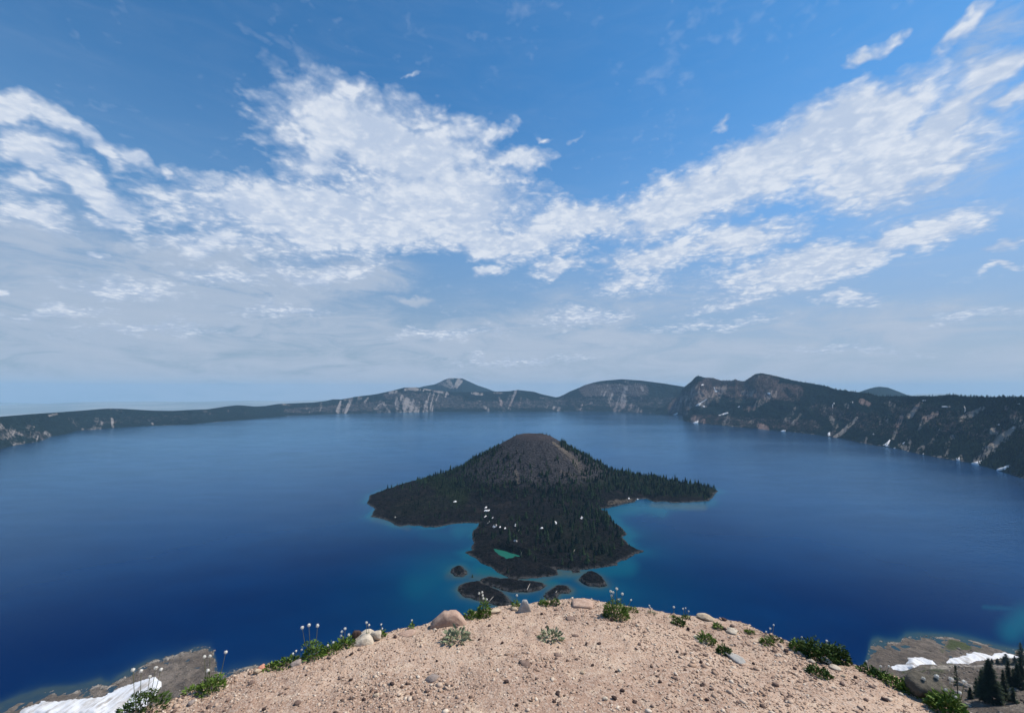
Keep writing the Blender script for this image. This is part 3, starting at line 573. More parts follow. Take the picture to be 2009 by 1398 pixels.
# ---- the lake: a sheet at z = 0, sampled evenly as seen from the overlook; 'shoal' marks shallow water
cols = np.concatenate([np.linspace(-900, -20, 60)[:-1], np.arange(-20, 2030, 3.0), np.linspace(2032, 2900, 60)])
nr = 230; L = np.empty((nr, len(cols), 2))
yn = 1500.0
top_far = interp(LAKE_SHORE_FAR, cols); top_r = np.where(cols > 1286, interp(LAKE_SHORE_RIGHT, cols), 1e9); ys0 = np.minimum(top_far, top_r)
sx, sy = at_z(cols, ys0); rS = np.hypot(sx, sy); d = ray(cols, 900 + 0 * cols); hh = np.hypot(d[0], d[1])
for i in range(nr):
    py = 1500 + (ys0 - 1500) * (i / (nr - 1.0)) ** 0.9
    py = np.maximum(py, ys0); x, y = at_z(cols, py)
    if i == nr - 1: k_ = (rS + 130) / rS; x, y = x * k_, y * k_
    L[i, :, 0], L[i, :, 1] = x, y
LX, LY = L[..., 0], L[..., 1]
sdI = -poly_sd(isl, LX, LY); n = fbm(LX / 60, LY / 60, 0, 4, 95) * 26 + fbm(LX / 220, LY / 220, 0, 3, 96) * 40
near_scale = 60 + 0 * LX
shoal = 0.62 * np.exp(-np.maximum(sdI + n * 0.9, 0) / 17.0) + 0.30 * np.exp(-np.maximum(sdI + n, 0) / 110.0) * sstep(1750, 1250, LY)
murk = np.zeros(LX.shape); alls = np.full(LX.shape, 1e9)
for P in islet_polys:
    dI = -poly_sd(P, LX, LY); alls = np.minimum(alls, dI)
shoal = np.maximum(shoal, 0.8 * np.exp(-np.maximum(alls + n * 0.9, 0) / 28.0))
shoal = np.maximum(shoal, 0.6 * np.exp(-np.maximum(alls + n, 0) / 120.0))
PXl, PYl = project(LX, LY, 0 * LX)
shoal = np.maximum(shoal, strokes(PXl, PYl, [(1200,1002,1250,995,14,14,.9),(1240,992,1300,1000,12,14,.75),(1300,996,1400,985,10,8,.6),(900,1040,930,1034,20,12,.7),(830,1045,930,1060,14,20,.35),(940,1120,1090,1145,22,14,1),(820,1150,890,1120,40,26,.55),(1100,1130,1230,1110,14,24,.8),(1090,1160,1200,1155,16,18,.6),(1985,1235,2009,1215,24,26,.75),(1930,1190,2009,1196,4,5,.35)], 12, 0.0, 1.9))
murk = np.maximum(strokes(PXl, PYl, [(1280,990,1380,994,5,7,.7),(880,1130,1000,1134,8,6,.45),(735,1015,800,1034,8,6,.4),(1090,1120,1140,1125,6,6,.8),(960,1170,1010,1188,10,12,.6),(975,1150,990,1166,6,7,.8),(925,1132,950,1140,6,7,.7),(1078,1126,1150,1124,7,7,.8),(1050,1142,1084,1128,5,6,.6)], 13, 0.0, 1.8), 0.9 * np.exp(-np.maximum(alls, 0) / 7.0))
dn = rS * 0; phiL = np.arctan2(LX, LY); dNear = np.hypot(LX, LY) - shore_r(phiL)
murk = np.maximum(murk, 0.6 * np.exp(-np.maximum(dNear + 0.6 * n, 0) / 8.0)); shoal = np.maximum(shoal, 0.5 * np.exp(-np.maximum(dNear + n * 0.6, 0) / 15.0) * sstep(0.3, 0.75, phiL) + 0.25 * np.exp(-np.maximum(dNear + n * 0.6, 0) / 12.0) * sstep(0.3, -0.4, phiL))
shoal = np.maximum(shoal, (poly_sd(LAGOON, LX, LY) > -10) * 2.0)
m_water, t, b = material('lake_water', 0.12, 0.5)
b.inputs['IOR'].default_value = 1.22; b.inputs['Specular Tint'].default_value = (0.25, 0.60, 1.0, 1)
p = t.pos(); sh, mu = t.attr('shoal'), t.attr('murk')
w1 = t.noise(t.scale(p, (1, 1.4, 1)), 0.0013, 4, 0.6); w2 = t.noise(p, 0.05, 4, 0.6)
deep = t.mix(t.ramp(w1, 0.35, 0.65), (0.0001, 0.0135, 0.068), (0.0002, 0.024, 0.096))
c = t.mix(t.ramp(sh, 0.0, 0.75, smooth=False), deep, (0.002, 0.065, 0.115)); c = t.mix(t.ramp(sh, 0.8, 1.4), c, (0.014, 0.11, 0.08))
c = t.mix(t.math('MULTIPLY', mu, t.ramp(w2, 0.2, 0.7, 0.5, 1.0)), c, (0.055, 0.075, 0.065))
t.set(b.inputs['Base Color'], c)
ww = t.math('ADD', t.noise(t.scale(p, (1.0, 1.0, 1)), 0.30, 3, 0.6), t.math('MULTIPLY', t.noise(t.scale(p, (0.6, 1.0, 1)), 0.07, 3, 0.7), 3.5)); w3 = t.noise(t.scale(p, (0.35, 1.0, 1)), 0.012, 4, 0.6)
cat = t.ramp(t.noise(t.scale(p, (0.25, 1.0, 1)), 0.0016, 4, 0.6, distortion=0.6), 0.35, 0.7, 0.12, 0.18)
nrm = t.bump(t.math('ADD', ww, t.math('MULTIPLY', w3, 1.3)), 0.5, 0.7)
b.inputs['Specular IOR Level'].default_value = 0.0; b.inputs['Roughness'].default_value = 1.0
gl = t.new('ShaderNodeBsdfGlossy'); gl.inputs['Color'].default_value = (0.54, 0.82, 1.0, 1); t.set(gl.inputs['Roughness'], cat); t.set(gl.inputs['Normal'], nrm)
fc = t.new('ShaderNodeLayerWeight'); fc.inputs['Blend'].default_value = 0.5
fr = t.math('MULTIPLY', t.math('POWER', t.ramp(fc.outputs['Facing'], 0.605, 1.0, smooth=False), 1.8), t.ramp(w3, 0.3, 0.7, 1.0, 1.12), clamp=True)
mx = t.new('ShaderNodeMixShader'); t.set(mx.inputs[0], fr); t.l.new(b.outputs[0], mx.inputs[1]); t.l.new(gl.outputs[0], mx.inputs[2])
t.l.new(mx.outputs[0], [n_ for n_ in t.n if n_.type == 'OUTPUT_MATERIAL'][0].inputs[0])
o = link('water', mesh_from('lake', np.concatenate([L, 0 * L[..., :1]], -1).reshape(-1, 3), grid_faces(nr, len(cols)), m_water, True, {'shoal': shoal, 'murk': murk})); tag(o, 'deep blue crater lake', kind='structure')
# ================================================================== snow patches
rng = np.random.default_rng(7)
m_snow, t, b = material('old_snow', 0.6, 0.3)
p = t.pos(); n1 = t.noise(t.scale(p, (0.5, 0.1, 0.3)), 0.35, 5, 0.6); n2 = t.noise(p, 0.05, 4, 0.6)
t.set(b.inputs['Base Color'], t.mix(t.ramp(n1, 0.42, 0.66), (0.70, 0.70, 0.71), t.mix(t.ramp(n2, 0.4, 0.6), (0.58, 0.56, 0.54), (0.38, 0.34, 0.30))))
t.set(b.inputs['Normal'], t.bump(t.math('ADD', n1, n2), 0.9, 1.6))
def snow(bvh, pts, label, group, thick=0.8, step=None, name='snow_patch'):
    """drape a slab of snow over the ground inside an outline seen from the overlook"""
    P = np.array(pts, float); x0, y0 = P.min(0); x1, y1 = P.max(0)
    st = step or max(0.45, max(x1 - x0, (y1 - y0) * 1.5) / 46.0)
    xs = np.arange(x0 - 2 * st, x1 + 2.1 * st, st); ys = np.arange(y0 - 2 * st, y1 + 2.1 * st, st * 0.7)
    XX, YY = np.meshgrid(xs, ys); sd = poly_sd(P, XX, YY) + st * 0.8 * fbm(XX / (3 * st), YY / (3 * st), 0, 3, len(pts))
    idx = -np.ones(XX.shape, int); V = []
    for i in range(XX.shape[0]):
        for j in range(XX.shape[1]):
            if sd[i, j] > -1.2 * st:
                loc, nor, _, dist = cast(bvh, XX[i, j], YY[i, j])
                if loc is None: continue
                m = float(sstep(-st * 0.3, st * 2.2, sd[i, j]))
                up = thick * (m * 1.0 - (0.25 if sd[i, j] < 0 else 0.0))
                d = (EYE - loc).normalized()
                V.append((loc.x + d.x * up * .6, loc.y + d.y * up * .6, loc.z + up + d.z * up * .6)); idx[i, j] = len(V) - 1
    Fq = []
    for i in range(XX.shape[0] - 1):
        for j in range(XX.shape[1] - 1):
            q = [idx[i, j], idx[i, j + 1], idx[i + 1, j + 1], idx[i + 1, j]]
            if min(q) >= 0 and np.ptp([math.dist(V[a], (0, 0, H)) for a in q]) < (60 if bvh is not bvh_wall else 300) * st * max(1, np.linalg.norm(V[q[0]]) / 1500): Fq.append(q)
    if len(Fq) < 1: return None
    par = list(range(len(V)))
    def fnd(a):
        while par[a] != a: par[a] = par[par[a]]; a = par[a]
        return a
    for q in Fq:
        for k in q[1:]: par[fnd(k)] = fnd(q[0])
    roots = [fnd(q[0]) for q in Fq]; best = max(set(roots), key=roots.count); Fq = [q for q, r_ in zip(Fq, roots) if r_ == best]
    used = sorted({k for q in Fq for k in q}); mp = {a: k for k, a in enumerate(used)}; V = [V[a] for a in used]; Fq = [[mp[k] for k in q] for q in Fq]
    V = np.array(V); c = V.mean(0); Vt = V - c; n = len(V); Vb = Vt - np.array([0, 0, thick * 1.5])
    Fq = np.array(Fq); 
    edges = {}
    for q in Fq.tolist():
        for k in range(4):
            e = (q[k], q[(k + 1) % 4])
            if (e[1], e[0]) in edges: edges.pop((e[1], e[0]))
            else: edges[e] = 1
    side = np.array([(e[1], e[0], e[0] + n, e[1] + n) for e in edges])
    o = link(name, mesh_from(name, np.concatenate([Vt, Vb]), [Fq, Fq[:, ::-1] + n, side], m_snow, True), loc=tuple(c))
    return tag(o, label, 'snow patch', group)
G1, G2, G3 = 'snow patches on the scree by the shore below', 'snow patches in hollows on the island', 'snow patches on the right hand crater wall'
snow(bvh_wall, [(30,1402),(48,1388),(75,1379),(82,1374),(108,1375),(160,1369),(200,1365),(225,1352),(258,1340),(285,1331),(305,1327),(310,1333),(317,1336),(318,1344),(312,1354),(300,1372),(268,1402)], 'broad white snowfield on the scree at lower left, the largest patch of snow', G1, 1.6, 3.2)
snow(bvh_wall, [(1749,1307),(1760,1302),(1776,1302),(1783,1295),(1780,1290),(1795,1288),(1812,1289),(1828,1294),(1839,1304),(1825,1303),(1806,1303),(1792,1310),(1770,1316),(1752,1312)], 'small arched snow patch on the scree just beyond the big grey boulder', G1, 1.2, 1.8)
snow(bvh_wall, [(1856,1299),(1863,1290),(1880,1288),(1897,1284),(1896,1281),(1915,1278),(1932,1281),(1945,1286),(1952,1280),(1970,1279),(1990,1284),(2003,1288),(1990,1291),(1968,1289),(1945,1294),(1925,1295),(1910,1297),(1902,1302),(1885,1301),(1865,1301)], 'long jagged snow patch above the beach beside the conifers at far right', G1, 1.2, 1.8)
for pts, lab in [
 ([(889,984),(893,981),(896,983),(893,985)], 'tiny snow patch alone on the middle of the island left arm'),
 ([(772,1015),(775,1012),(777,1014),(774,1016)], 'tiny snow patch by the water near the island left tip'),
 ([(950,996),(953,993),(957,993),(954,996)], 'small oval snow patch, topmost of the cluster on the island'),
 ([(949,1002),(952,999),(961,999),(960,1002),(954,1003)], 'flat snow patch just under the topmost one on the island'),
 ([(949,1014),(953,1010),(955,1011),(951,1015)], 'small slanting snow patch in the middle of the island cluster'),
 ([(964,1016),(968,1013),(969,1014),(966,1017)], 'small slanting snow patch right of its twin in the island cluster'),
 ([(956,1026),(960,1021),(962,1022),(959,1026)], 'small upright snow patch above the biggest island patch'),
 ([(966,1033),(970,1027),(976,1028),(974,1033),(968,1035)], 'biggest bright snow patch on the island'),
 ([(979,1033),(982,1031),(983,1034),(980,1035)], 'speck of snow right of the biggest island patch'),
 ([(989,1035),(992,1033),(993,1036),(990,1037)], 'speck of snow on the island between the biggest patch and the tall narrow one'),
 ([(1009,1032),(1011,1026),(1013,1028),(1012,1032)], 'tall narrow snow patch in the middle of the island'),
 ([(1014,1040),(1017,1037),(1020,1038),(1017,1041)], 'small snow patch right below the tall narrow one on the island'),
 ([(1006,1061),(1010,1058),(1016,1060),(1013,1062)], 'flat snow patch nearest the green lagoon on the island'),
 ([(1059,1036),(1063,1033),(1067,1034),(1063,1037)], 'flat snow patch left below the notched one on the island'),
 ([(1085,1026),(1087,1021),(1091,1022),(1093,1025),(1091,1028),(1087,1026)], 'notched snow patch near the island centre'),
 ([(1138,1016),(1141,1012),(1144,1015),(1141,1018)], 'snow patch among conifers, rightmost on the island interior'),
 ([(1232,977),(1234,975),(1236,978),(1233,979)], 'left of two snow specks on the island right arm shore'),
 ([(1249,979),(1251,977),(1253,979),(1251,980)], 'right of two snow specks on the island right arm shore')]:
    snow(bvh_isl, pts, lab, G2, 1.6, 0.6)
for pts, lab in [
 ([(1320,813),(1325,811),(1329,808.5),(1330,811),(1326,814)], 'snow patch at the foot of the twin peaks, leftmost on the shore'),
 ([(1358,829),(1365,826),(1371,824),(1370,829),(1364,831)], 'bright snow patch under a rusty outcrop on the near headland'),
 ([(1408,815),(1418,811),(1427,808),(1430,809.5),(1424,812),(1414,815)], 'slanting snow streak on the headland slope, longest above water'),
 ([(1363,796),(1369,792),(1378,787),(1387,782),(1386,784),(1377,790),(1372,796)], 'thin diagonal snow streak below the left peak'),
 ([(1377,797),(1380,795),(1384,797),(1381,798.5)], 'snow dot right beside the thin diagonal streak'),
 ([(1400,759),(1402,759),(1403,765),(1408,767),(1407,769),(1403,768.5)], 'curved snow patch high between the twin peaks'),
 ([(1375,754),(1380,753),(1382,755),(1376,756)], 'snow fleck near the top of the left peak'),
 ([(1447,798),(1451,796),(1453,797),(1449,799)], 'snow fleck in the middle of the pinkish scree'),
 ([(1505,771),(1509,769),(1512,771),(1510,774),(1506,773)], 'snow patch at the top right of the pinkish scree'),
 ([(1531,845),(1537,843),(1542,843),(1541,845.5),(1534,847)], 'low snow patch on the shore below dark woods, third along'),
 ([(1633,812),(1635,789.5),(1638,790),(1637,793),(1633,792.5)], 'small snow patch under the rim above the pale knob'),
 ([(1624,853),(1624,849),(1628,846),(1631,846),(1628,850),(1629,853),(1626,855)], 'hooked snow patch on the shore at the foot of a gully'),
 ([(1667,789),(1672,787),(1675,788),(1673,790.5)], 'rim snow patch left of the rusty outcrop'),
 ([(1712,852),(1714,849),(1716,852),(1714,853)], 'lone snow dot in dark woods above the shore'),
 ([(1728,873),(1735,871),(1741,866),(1746,861),(1747,863),(1744,870),(1745,875),(1738,876),(1736,873)], 'boomerang shaped snow patch on the shore'),
 ([(1770,870),(1774,866),(1776,867),(1772,871)], 'small broken snow streak right of the boomerang patch'),
 ([(1753,878),(1757,877),(1758,878.5),(1754,879)], 'speck of snow at the waterline right of the boomerang patch'),
 ([(1809,890),(1812,888),(1814,890),(1811,891.5)], 'speck of snow at the tip of a small point'),
 ([(1869,902),(1877,898),(1881,896),(1884,897),(1884,904),(1880,904),(1875,902)], 'triangular snow patch on the shore, third from the right edge'),
 ([(1903,909),(1908,907),(1918,905),(1928,902),(1929,904),(1924,909),(1920,913),(1913,911)], 'largest snow patch on the shore, foot of the forked gully'),
 ([(1953,922),(1958,919),(1970,915),(1981,911),(1982,913),(1976,919),(1968,922),(1958,922.5)], 'snow patch on the shore nearest the right edge'),
 ([(1953,833),(1956,831),(1962,832),(1961,834),(1955,833.5)], 'snow ledge above the forked gully, left one'),
 ([(1984,839),(1988,838),(1991,839),(1987,840)], 'snow ledge above the forked gully, right one'),
 ([(1807,785.5),(1813,784),(1820,785),(1813,786.5)], 'thin snow strip under the rim left of the centre of the wall'),
 ([(1846,797),(1853,796),(1866,797),(1860,798.5),(1850,798.5)], 'flat snow band in the upper woods of the wall'),
 ([(1892,796),(1895,801),(1894,808),(1892,809),(1893,803),(1890,797)], 'curved snow sliver high on the right of the wall'),
 ([(1995,791),(2000,791),(2003,793),(1997,793)], 'snow dot under the rim at the right edge')]:
    snow(bvh_right, pts, lab, G3, 5.0, 0.7)

# ================================================================== conifers
def conifer_proto(seed, tiers=5, sides=7, slim=0.17, trunk=True):
    r = np.random.default_rng(seed); V = []; Fc = []
    def cone(z0, z1, rad, n, jag):
        b0 = len(V); off = r.uniform(0, 6.28); cx, cy = r.normal(0, .012, 2)
        for k in range(n):
            a = off + k * 2 * math.pi / n; q = rad * r.uniform(1 - jag, 1 + jag); V.append((cx + q * math.cos(a), cy + q * math.sin(a), z0 + r.uniform(-.03, .03)))
        V.append((cx * .5, cy * .5, z1))
        for k in range(n): Fc.append((b0 + k, b0 + (k + 1) % n, b0 + n))
    if trunk:
        b0 = len(V)
        for z, q in ((-0.05, .02), (0.25, .016)):
            for k in range(3): a = k * 2.094; V.append((q * math.cos(a), q * math.sin(a), z))
        for k in range(3): Fc.append((b0 + k, b0 + (k + 1) % 3, b0 + 3 + (k + 1) % 3)); Fc.append((b0 + k, b0 + 3 + (k + 1) % 3, b0 + 3 + k))
    for i in range(tiers):
        f = i / tiers; z0 = 0.10 + 0.80 * f; rad = slim * (1 - f) ** 0.8 * r.uniform(.8, 1.2) + .02
        cone(z0, min(1.0, z0 + 0.34), rad, sides, 0.4)
    return np.array(V), np.array(Fc)
m_conifer, t, b = material('conifer_needles', 1.0, 0.0)
oi = t.new('ShaderNodeObjectInfo').outputs['Random']; n1 = t.noise(t.pos(), 0.02, 3, 0.6); n2 = t.noise(t.pos(), 0.35, 3, 0.7); tv = t.attr('tone')
f_ = t.math('ADD', t.math('MULTIPLY', n1, 0.5), t.math('ADD', t.math('MULTIPLY', n2, 0.5), t.math('MULTIPLY', t.math('SUBTRACT', tv, 0.5), 0.8)))
t.set(b.inputs['Base Color'], t.mix(t.ramp(f_, 0.25, 0.85), (0.002, 0.006, 0.006), (0.022, 0.038, 0.018)))
protos = [conifer_proto(100 + k, tiers=4 + k % 2, sides=6, slim=[.14, .17, .12, .20][k % 4]) for k in range(8)]
meshes = []
for k, (pv, pf) in enumerate(protos):
    meshes.append(mesh_from('conifer', pv, pf, m_conifer, False, {'tone': np.full(len(pv), 0.0 + 1.0 * (k / 7.0))}))
# density painted as regions of the island, in photo pixels
DENS = [(760,955,900,975,22,26,.2),(800,1000,920,1005,26,20,.26),(830,945,930,915,14,20,1.2),(900,930,960,890,20,16,1.2),(955,900,978,878,9,6,.8),(880,950,960,940,30,30,1.1),(960,930,1110,945,24,28,.85),(990,890,1050,905,12,16,.25),(940,955,1110,965,22,20,.9),(1020,900,1090,915,18,18,.22),(975,905,990,890,18,12,.55),
 (1105,870,1150,905,7,12,.9),(1150,900,1250,940,14,22,1.3),(1160,935,1330,960,26,16,1.3),(1250,940,1395,965,14,14,1.0),(1100,950,1160,975,24,22,1.1),(1110,980,1180,1010,30,22,.95),(1060,1050,1170,1060,45,45,.45),(1180,1030,1210,1050,20,14,.7),(1000,1050,1060,1080,36,30,.32),(935,1040,1000,1060,14,22,.5),(1100,1095,1200,1100,20,14,.15),(960,1030,1050,1030,24,24,.28),(1215,1065,1250,1082,10,6,.2),
 (1050,985,1060,1000,70,60,.08),(960,1100,1060,1115,22,20,.07),(1128,912,1134,916,6,6,.4)]
n = 90000; X = rng.uniform(-640, 930, n); Y = rng.uniform(930, 2480, n)
Z, sd = island_h(X, Y)
ok = (sd > 7) & (Z > 1.5); X, Y, Z = X[ok], Y[ok], Z[ok]
PX, PY = project(X, Y, Z); dens = strokes(PX, PY, DENS, 51)
dens = np.where(Y > 2120, 0.6, dens) * (0.55 + 0.9 * sstep(-0.3, 0.4, fbm(X / 40, Y / 40, 0, 3, 52)))
dens = dens * np.where(Z > 205, 0.05, 1.0)
keep = rng.random(len(X)) < dens * 0.19; X, Y, Z = X[keep], Y[keep], Z[keep]; PX, PY = PX[keep], PY[keep]
hgt = np.clip(rng.lognormal(math.log(12.0), .38, len(X)), 5, 26) * np.where(PX > 1130, 1.12, 1.0) * np.where((PX < 930) & (PY > 960), 0.62, 1.0) * np.where(rng.random(len(X)) < .12, 1.3, 1.0)
# lone trees that stand out against the water, and the pair of snags at the left tip
LONE = [(797,957,11),(811,955,9),(813,956,13),(822,953,12),(738,974,7),(742,974,7),(975,869,16),(1058,847,7),(1065,848,9),(1079,852,14),(1316,945,20),(1322,946,14),(1346,947,15),(1352,948,12),(1355,949,19),(1401,957,22),(1365,948,14),(1383,950,15),(927,1137,16),(1023,1093,12)]
bx, by, bz, bh = [], [], [], []
for px, py, hh_ in LONE:
    for dy in (0, 1, 2, 3, 4, 6, 8):
        loc, _, _, _ = cast(bvh_isl, px, py + dy)
        if loc is not None and loc.y < 2300: bx.append(loc.x); by.append(loc.y); bz.append(loc.z); bh.append(hh_ * 0.9); break
X = np.concatenate([X, bx]); Y = np.concatenate([Y, by]); Z = np.concatenate([Z, bz]); hgt = np.concatenate([hgt, bh])
PX, PY = project(X, Y, Z); vis = np.zeros(len(X), bool); dist = np.sqrt(X**2 + Y**2 + (Z - H)**2); size = hgt / dist
order = np.argsort(-size - 1e-3 * (np.arange(len(X)) >= len(X) - len(bx)) )
chosen = []
for i in order:
    tip = Vector((X[i], Y[i], Z[i] + hgt[i] * .7)); d = tip - EYE; L_ = d.length; d.normalize()
    if bvh_isl.ray_cast(EYE, d, L_ - 3)[0] is None and bvh_knoll.ray_cast(EYE, d, 12)[0] is None: chosen.append(i)
    if len(chosen) >= 296: break
def region(px, py):
    if py > 1030 and px < 1010: return ('dark conifer by the green lagoon', 'conifers by the green lagoon')
    if py > 1030 and px > 1170: return ('dark conifer near the pointed south east shore', 'conifers by the pointed south east shore')
    if py > 1030: return ('dark conifer of the southern lobe wood', 'conifers of the southern lobe')
    if px > 1240: return ('dark conifer on the long right arm', 'conifers of the right arm')
    if px > 1100 and py > 975: return ('dark conifer beside the turquoise bay', 'conifers beside the turquoise bay')
    if px > 1100: return ('dark conifer on the right flank', 'conifers of the right flank')
    if py < 875: return ('small dark conifer standing on the bare summit of the cone', 'conifers of the summit')
    if px < 930 and py > 962: return ('small dark conifer on the low lava of the island left arm', 'conifers of the left arm')
    if px < 960: return ('dark conifer on the wooded left flank of the cone', 'conifers of the left flank')
    return ('dark conifer at the front foot of the cone', 'conifers of the front slope')
ch = set(chosen)
cells = {}
for i in chosen: cells.setdefault(region(PX[i], PY[i])[1], []).append(i)
def third(v, arr, words):
    q = np.quantile(arr, [1 / 3.0, 2 / 3.0]); return words[0] if v < q[0] else words[1] if v < q[1] else words[2]
def detail(i, g):
    m = cells[g]
    if len(m) < 6: return ''
    if hgt[i] == max(hgt[m]): return ', tallest one there'
    if PX[i] == min(PX[m]): return ', leftmost one there'
    if PX[i] == max(PX[m]): return ', rightmost one there'
    if PY[i] == max(PY[m]): return ', lowest one there'
    a = third(PX[i], PX[m], ('left', 'middle', 'right')); c = third(PY[i], PY[m], ('far', 'central', 'near'))
    e = third(hgt[i], hgt[m], ('short', 'medium', 'tall'))
    return ', %s, in its %s %s' % (e, c, a)
for i in chosen:
    k = int(rng.integers(0, 8)); o = link('conifer', meshes[k], loc=(X[i], Y[i], Z[i] - .3)); s = float(hgt[i]); o.scale = (s * 1.15, s * 1.15, s); o.rotation_euler = (0, 0, float(rng.uniform(0, 6.28)))
    lab, g = region(PX[i], PY[i]); tag(o, lab + detail(i, g), 'conifer', g)
rest = np.array([i for i in range(len(X)) if i not in ch]); loc = np.stack([X, Y, Z - .3], -1)[rest]; s = hgt[rest][:, None] * np.array([[1.15, 1.15, 1.0]])
V, Fc, tone = merge(protos, rng.integers(0, 8, len(rest)), loc, rng.uniform(0, 6.28, len(rest)), s, extra=rng.random(len(rest)))
o = link('forest', mesh_from('forest', V, Fc, m_conifer, False, {'tone': tone})); tag(o, 'dense dark conifer wood covering the island flanks', kind='stuff')
print('island trees', len(X), len(chosen))

# wood on the right crater wall and its rim
def wall_trees(Vr_, Fr_, shape_cols, n, hmin, hmax, pxmin, scree, seed, label):
    r = np.random.default_rng(seed); A = Vr_[Fr_[:, 0]]; B = Vr_[Fr_[:, 1]]; C = Vr_[Fr_[:, 2]]; D = Vr_[Fr_[:, 3]]
    area = np.linalg.norm(np.cross(B - A, D - A), axis=1); cen = (A + B + C + D) / 4
    px, py = project(cen[:, 0], cen[:, 1], cen[:, 2])
    w = area * (px > pxmin) * (px < 2250) * (cen[:, 2] > 4) * (np.hypot(cen[:, 0], cen[:, 1]) < 8200) / np.hypot(cen[:, 0], cen[:, 1]) ** 1.0
    w = w * (1 - np.clip(1.5 * strokes(px, py, scree, 23), 0, .98)) * (0.25 + sstep(-.3, .3, fbm(cen[:, 0] / 130, cen[:, 1] / 130, cen[:, 2] / 130, 3, 77)))
    idx = r.choice(len(w), n, p=w / w.sum()); u, v = r.random(n)[:, None], r.random(n)[:, None]
    P = A[idx] * (1 - u) * (1 - v) + B[idx] * u * (1 - v) + C[idx] * u * v + D[idx] * (1 - u) * v
    h = r.uniform(hmin, hmax, n)
    low = [conifer_proto(300 + k, tiers=3, sides=4, slim=.2, trunk=False) for k in range(4)]
    V, Fc, tone = merge(low, r.integers(0, 4, n), P - [0, 0, 1.0], r.uniform(0, 6.28, n), np.stack([h * 1.3, h * 1.3, h], -1), extra=r.random(n) * .8)
    o = link('forest', mesh_from('forest', V, Fc, m_conifer, False, {'tone': tone})); tag(o, label, kind='stuff')
wall_trees(Vr, Fr, None, 26000, 10, 20, 1330, right_scree, 5, 'far off conifer wood on the right hand crater wall and rim')

# ================================================================== near conifers at lower right (thing > trunk, crown)
m_bark, t, b = material('bark', 0.95, 0.1)
n1 = t.noise(t.scale(t.pos(), (3, 3, .6)), 2.0, 4, 0.7); t.set(b.inputs['Base Color'], t.mix(n1, (0.05, 0.035, 0.028), (0.14, 0.10, 0.08)))
m_needle, t, b = material('near_needles', 0.85, 0.2)
n1 = t.noise(t.pos(), 0.9, 4, 0.7); t.set(b.inputs['Base Color'], t.mix(t.ramp(n1, 0.3, 0.7), (0.010, 0.020, 0.011), (0.040, 0.060, 0.024)))
def branchy_crown(seed, h, rad, base=0.12, dens=1.0, n_br=150):
    r = np.random.default_rng(seed); V = []; Fc = []
    for k in range(n_br):
        f = r.random() ** 0.85; z = h * (base + (1 - base) * f)
        if r.random() > dens and f < .8: continue
        L_ = rad * ((1 - f) ** 0.75 * r.uniform(.45, 1.15) + .06); a = r.uniform(0, 6.283)
        droop = -0.25 * L_ * (1 - f) + .1 * L_
        ca, sa = math.cos(a), math.sin(a)
        for j in range(7):
            s0 = j / 7.0; q = L_ * (.15 + .85 * s0); w = .22 * L_ * (1.15 - s0) + .16; zz_ = z + droop * s0
            for m in range(2):
                x, y = q * ca + r.normal(0, .05), q * sa + r.normal(0, .05); t1 = a + r.uniform(-1.3, 1.3); b0 = len(V); up = r.uniform(-.15, .25) * w * 2
                V += [(x - w * sa * .5, y + w * ca * .5, zz_ - .05), (x + w * sa * .5, y - w * ca * .5, zz_ + .05), (x + w * 1.6 * math.cos(t1), y + w * 1.6 * math.sin(t1), zz_ + up)]
                Fc.append((b0, b0 + 1, b0 + 2))
    b0 = len(V)
    for k in range(5): V.append((.05 * rad * math.cos(k * 1.257), .05 * rad * math.sin(k * 1.257), h * .9))
    V.append((0, 0, h * 1.02))
    for k in range(5): Fc.append((b0 + k, b0 + (k + 1) % 5, b0 + 5))
    return np.array(V), np.array(Fc)
def tube(pts, rads, n=6):
    V = []; Fc = []
    pts = [Vector(p) for p in pts]
    for i, p in enumerate(pts):
        d = (pts[min(i + 1, len(pts) - 1)] - pts[max(i - 1, 0)]).normalized(); u = d.orthogonal().normalized(); w = d.cross(u)
        if i and u.dot(pu) < 0: pass
        pu = u
        for k in range(n):
            a = 2 * math.pi * k / n; V.append(tuple(p + rads[i] * (math.cos(a) * u + math.sin(a) * w)))
    for i in range(len(pts) - 1):
        for k in range(n): Fc.append((i * n + k, i * n + (k + 1) % n, (i + 1) * n + (k + 1) % n, (i + 1) * n + k))
    return np.array(V), np.array(Fc)
NEAR_TREES = [ # base px, base py, height px, half width px, density, label
 (1947,1380,76,19,1.3,'largest bushy conifer at lower right, tallest of the clump'),
 (1931,1376,55,11,1.2,'conifer overlapping the left side of the largest bushy one'),
 (1918,1366,32,6,1.1,'narrow dark conifer just left of the big clump'),
 (1905,1370,20,5,1.1,'smallest dark conifer, leftmost of those at lower right'),
 (1879,1362,50,6,.45,'thin sparse conifer standing alone on the grey scree'),
 (1973,1374,52,8,1.2,'slim dense conifer just right of the largest bushy one'),
 (1961,1370,30,7,.8,'small ragged conifer between the largest one and the slim one'),
 (1982,1352,48,8,.9,'tall thin conifer behind the slim dense one'),
 (1991,1350,34,7,1.0,'short conifer second in from the right edge row'),
 (1999,1352,44,8,1.0,'conifer in the back row close to the right edge'),
 (2007,1350,54,9,1.1,'conifer in the back row cut by the right edge'),
 (1990,1378,26,8,.7,'low ragged conifer in front at the right edge'),
 (2006,1304,38,10,1.3,'dark rounded conifer on the ridge cut by the right edge'),
 (1975,1302,18,9,1.3,'small triangular conifer on the ridge below the long snow patch'),
 (1992,1302,14,5,1.2,'little conifer on the ridge beside the rounded one'),
 (1947,1301,9,3,1.0,'stubby shrubby conifer on the ridge crest, leftmost there'),
 (1958,1301,9,4,1.0,'stubby shrubby conifer on the ridge crest, middle one')]
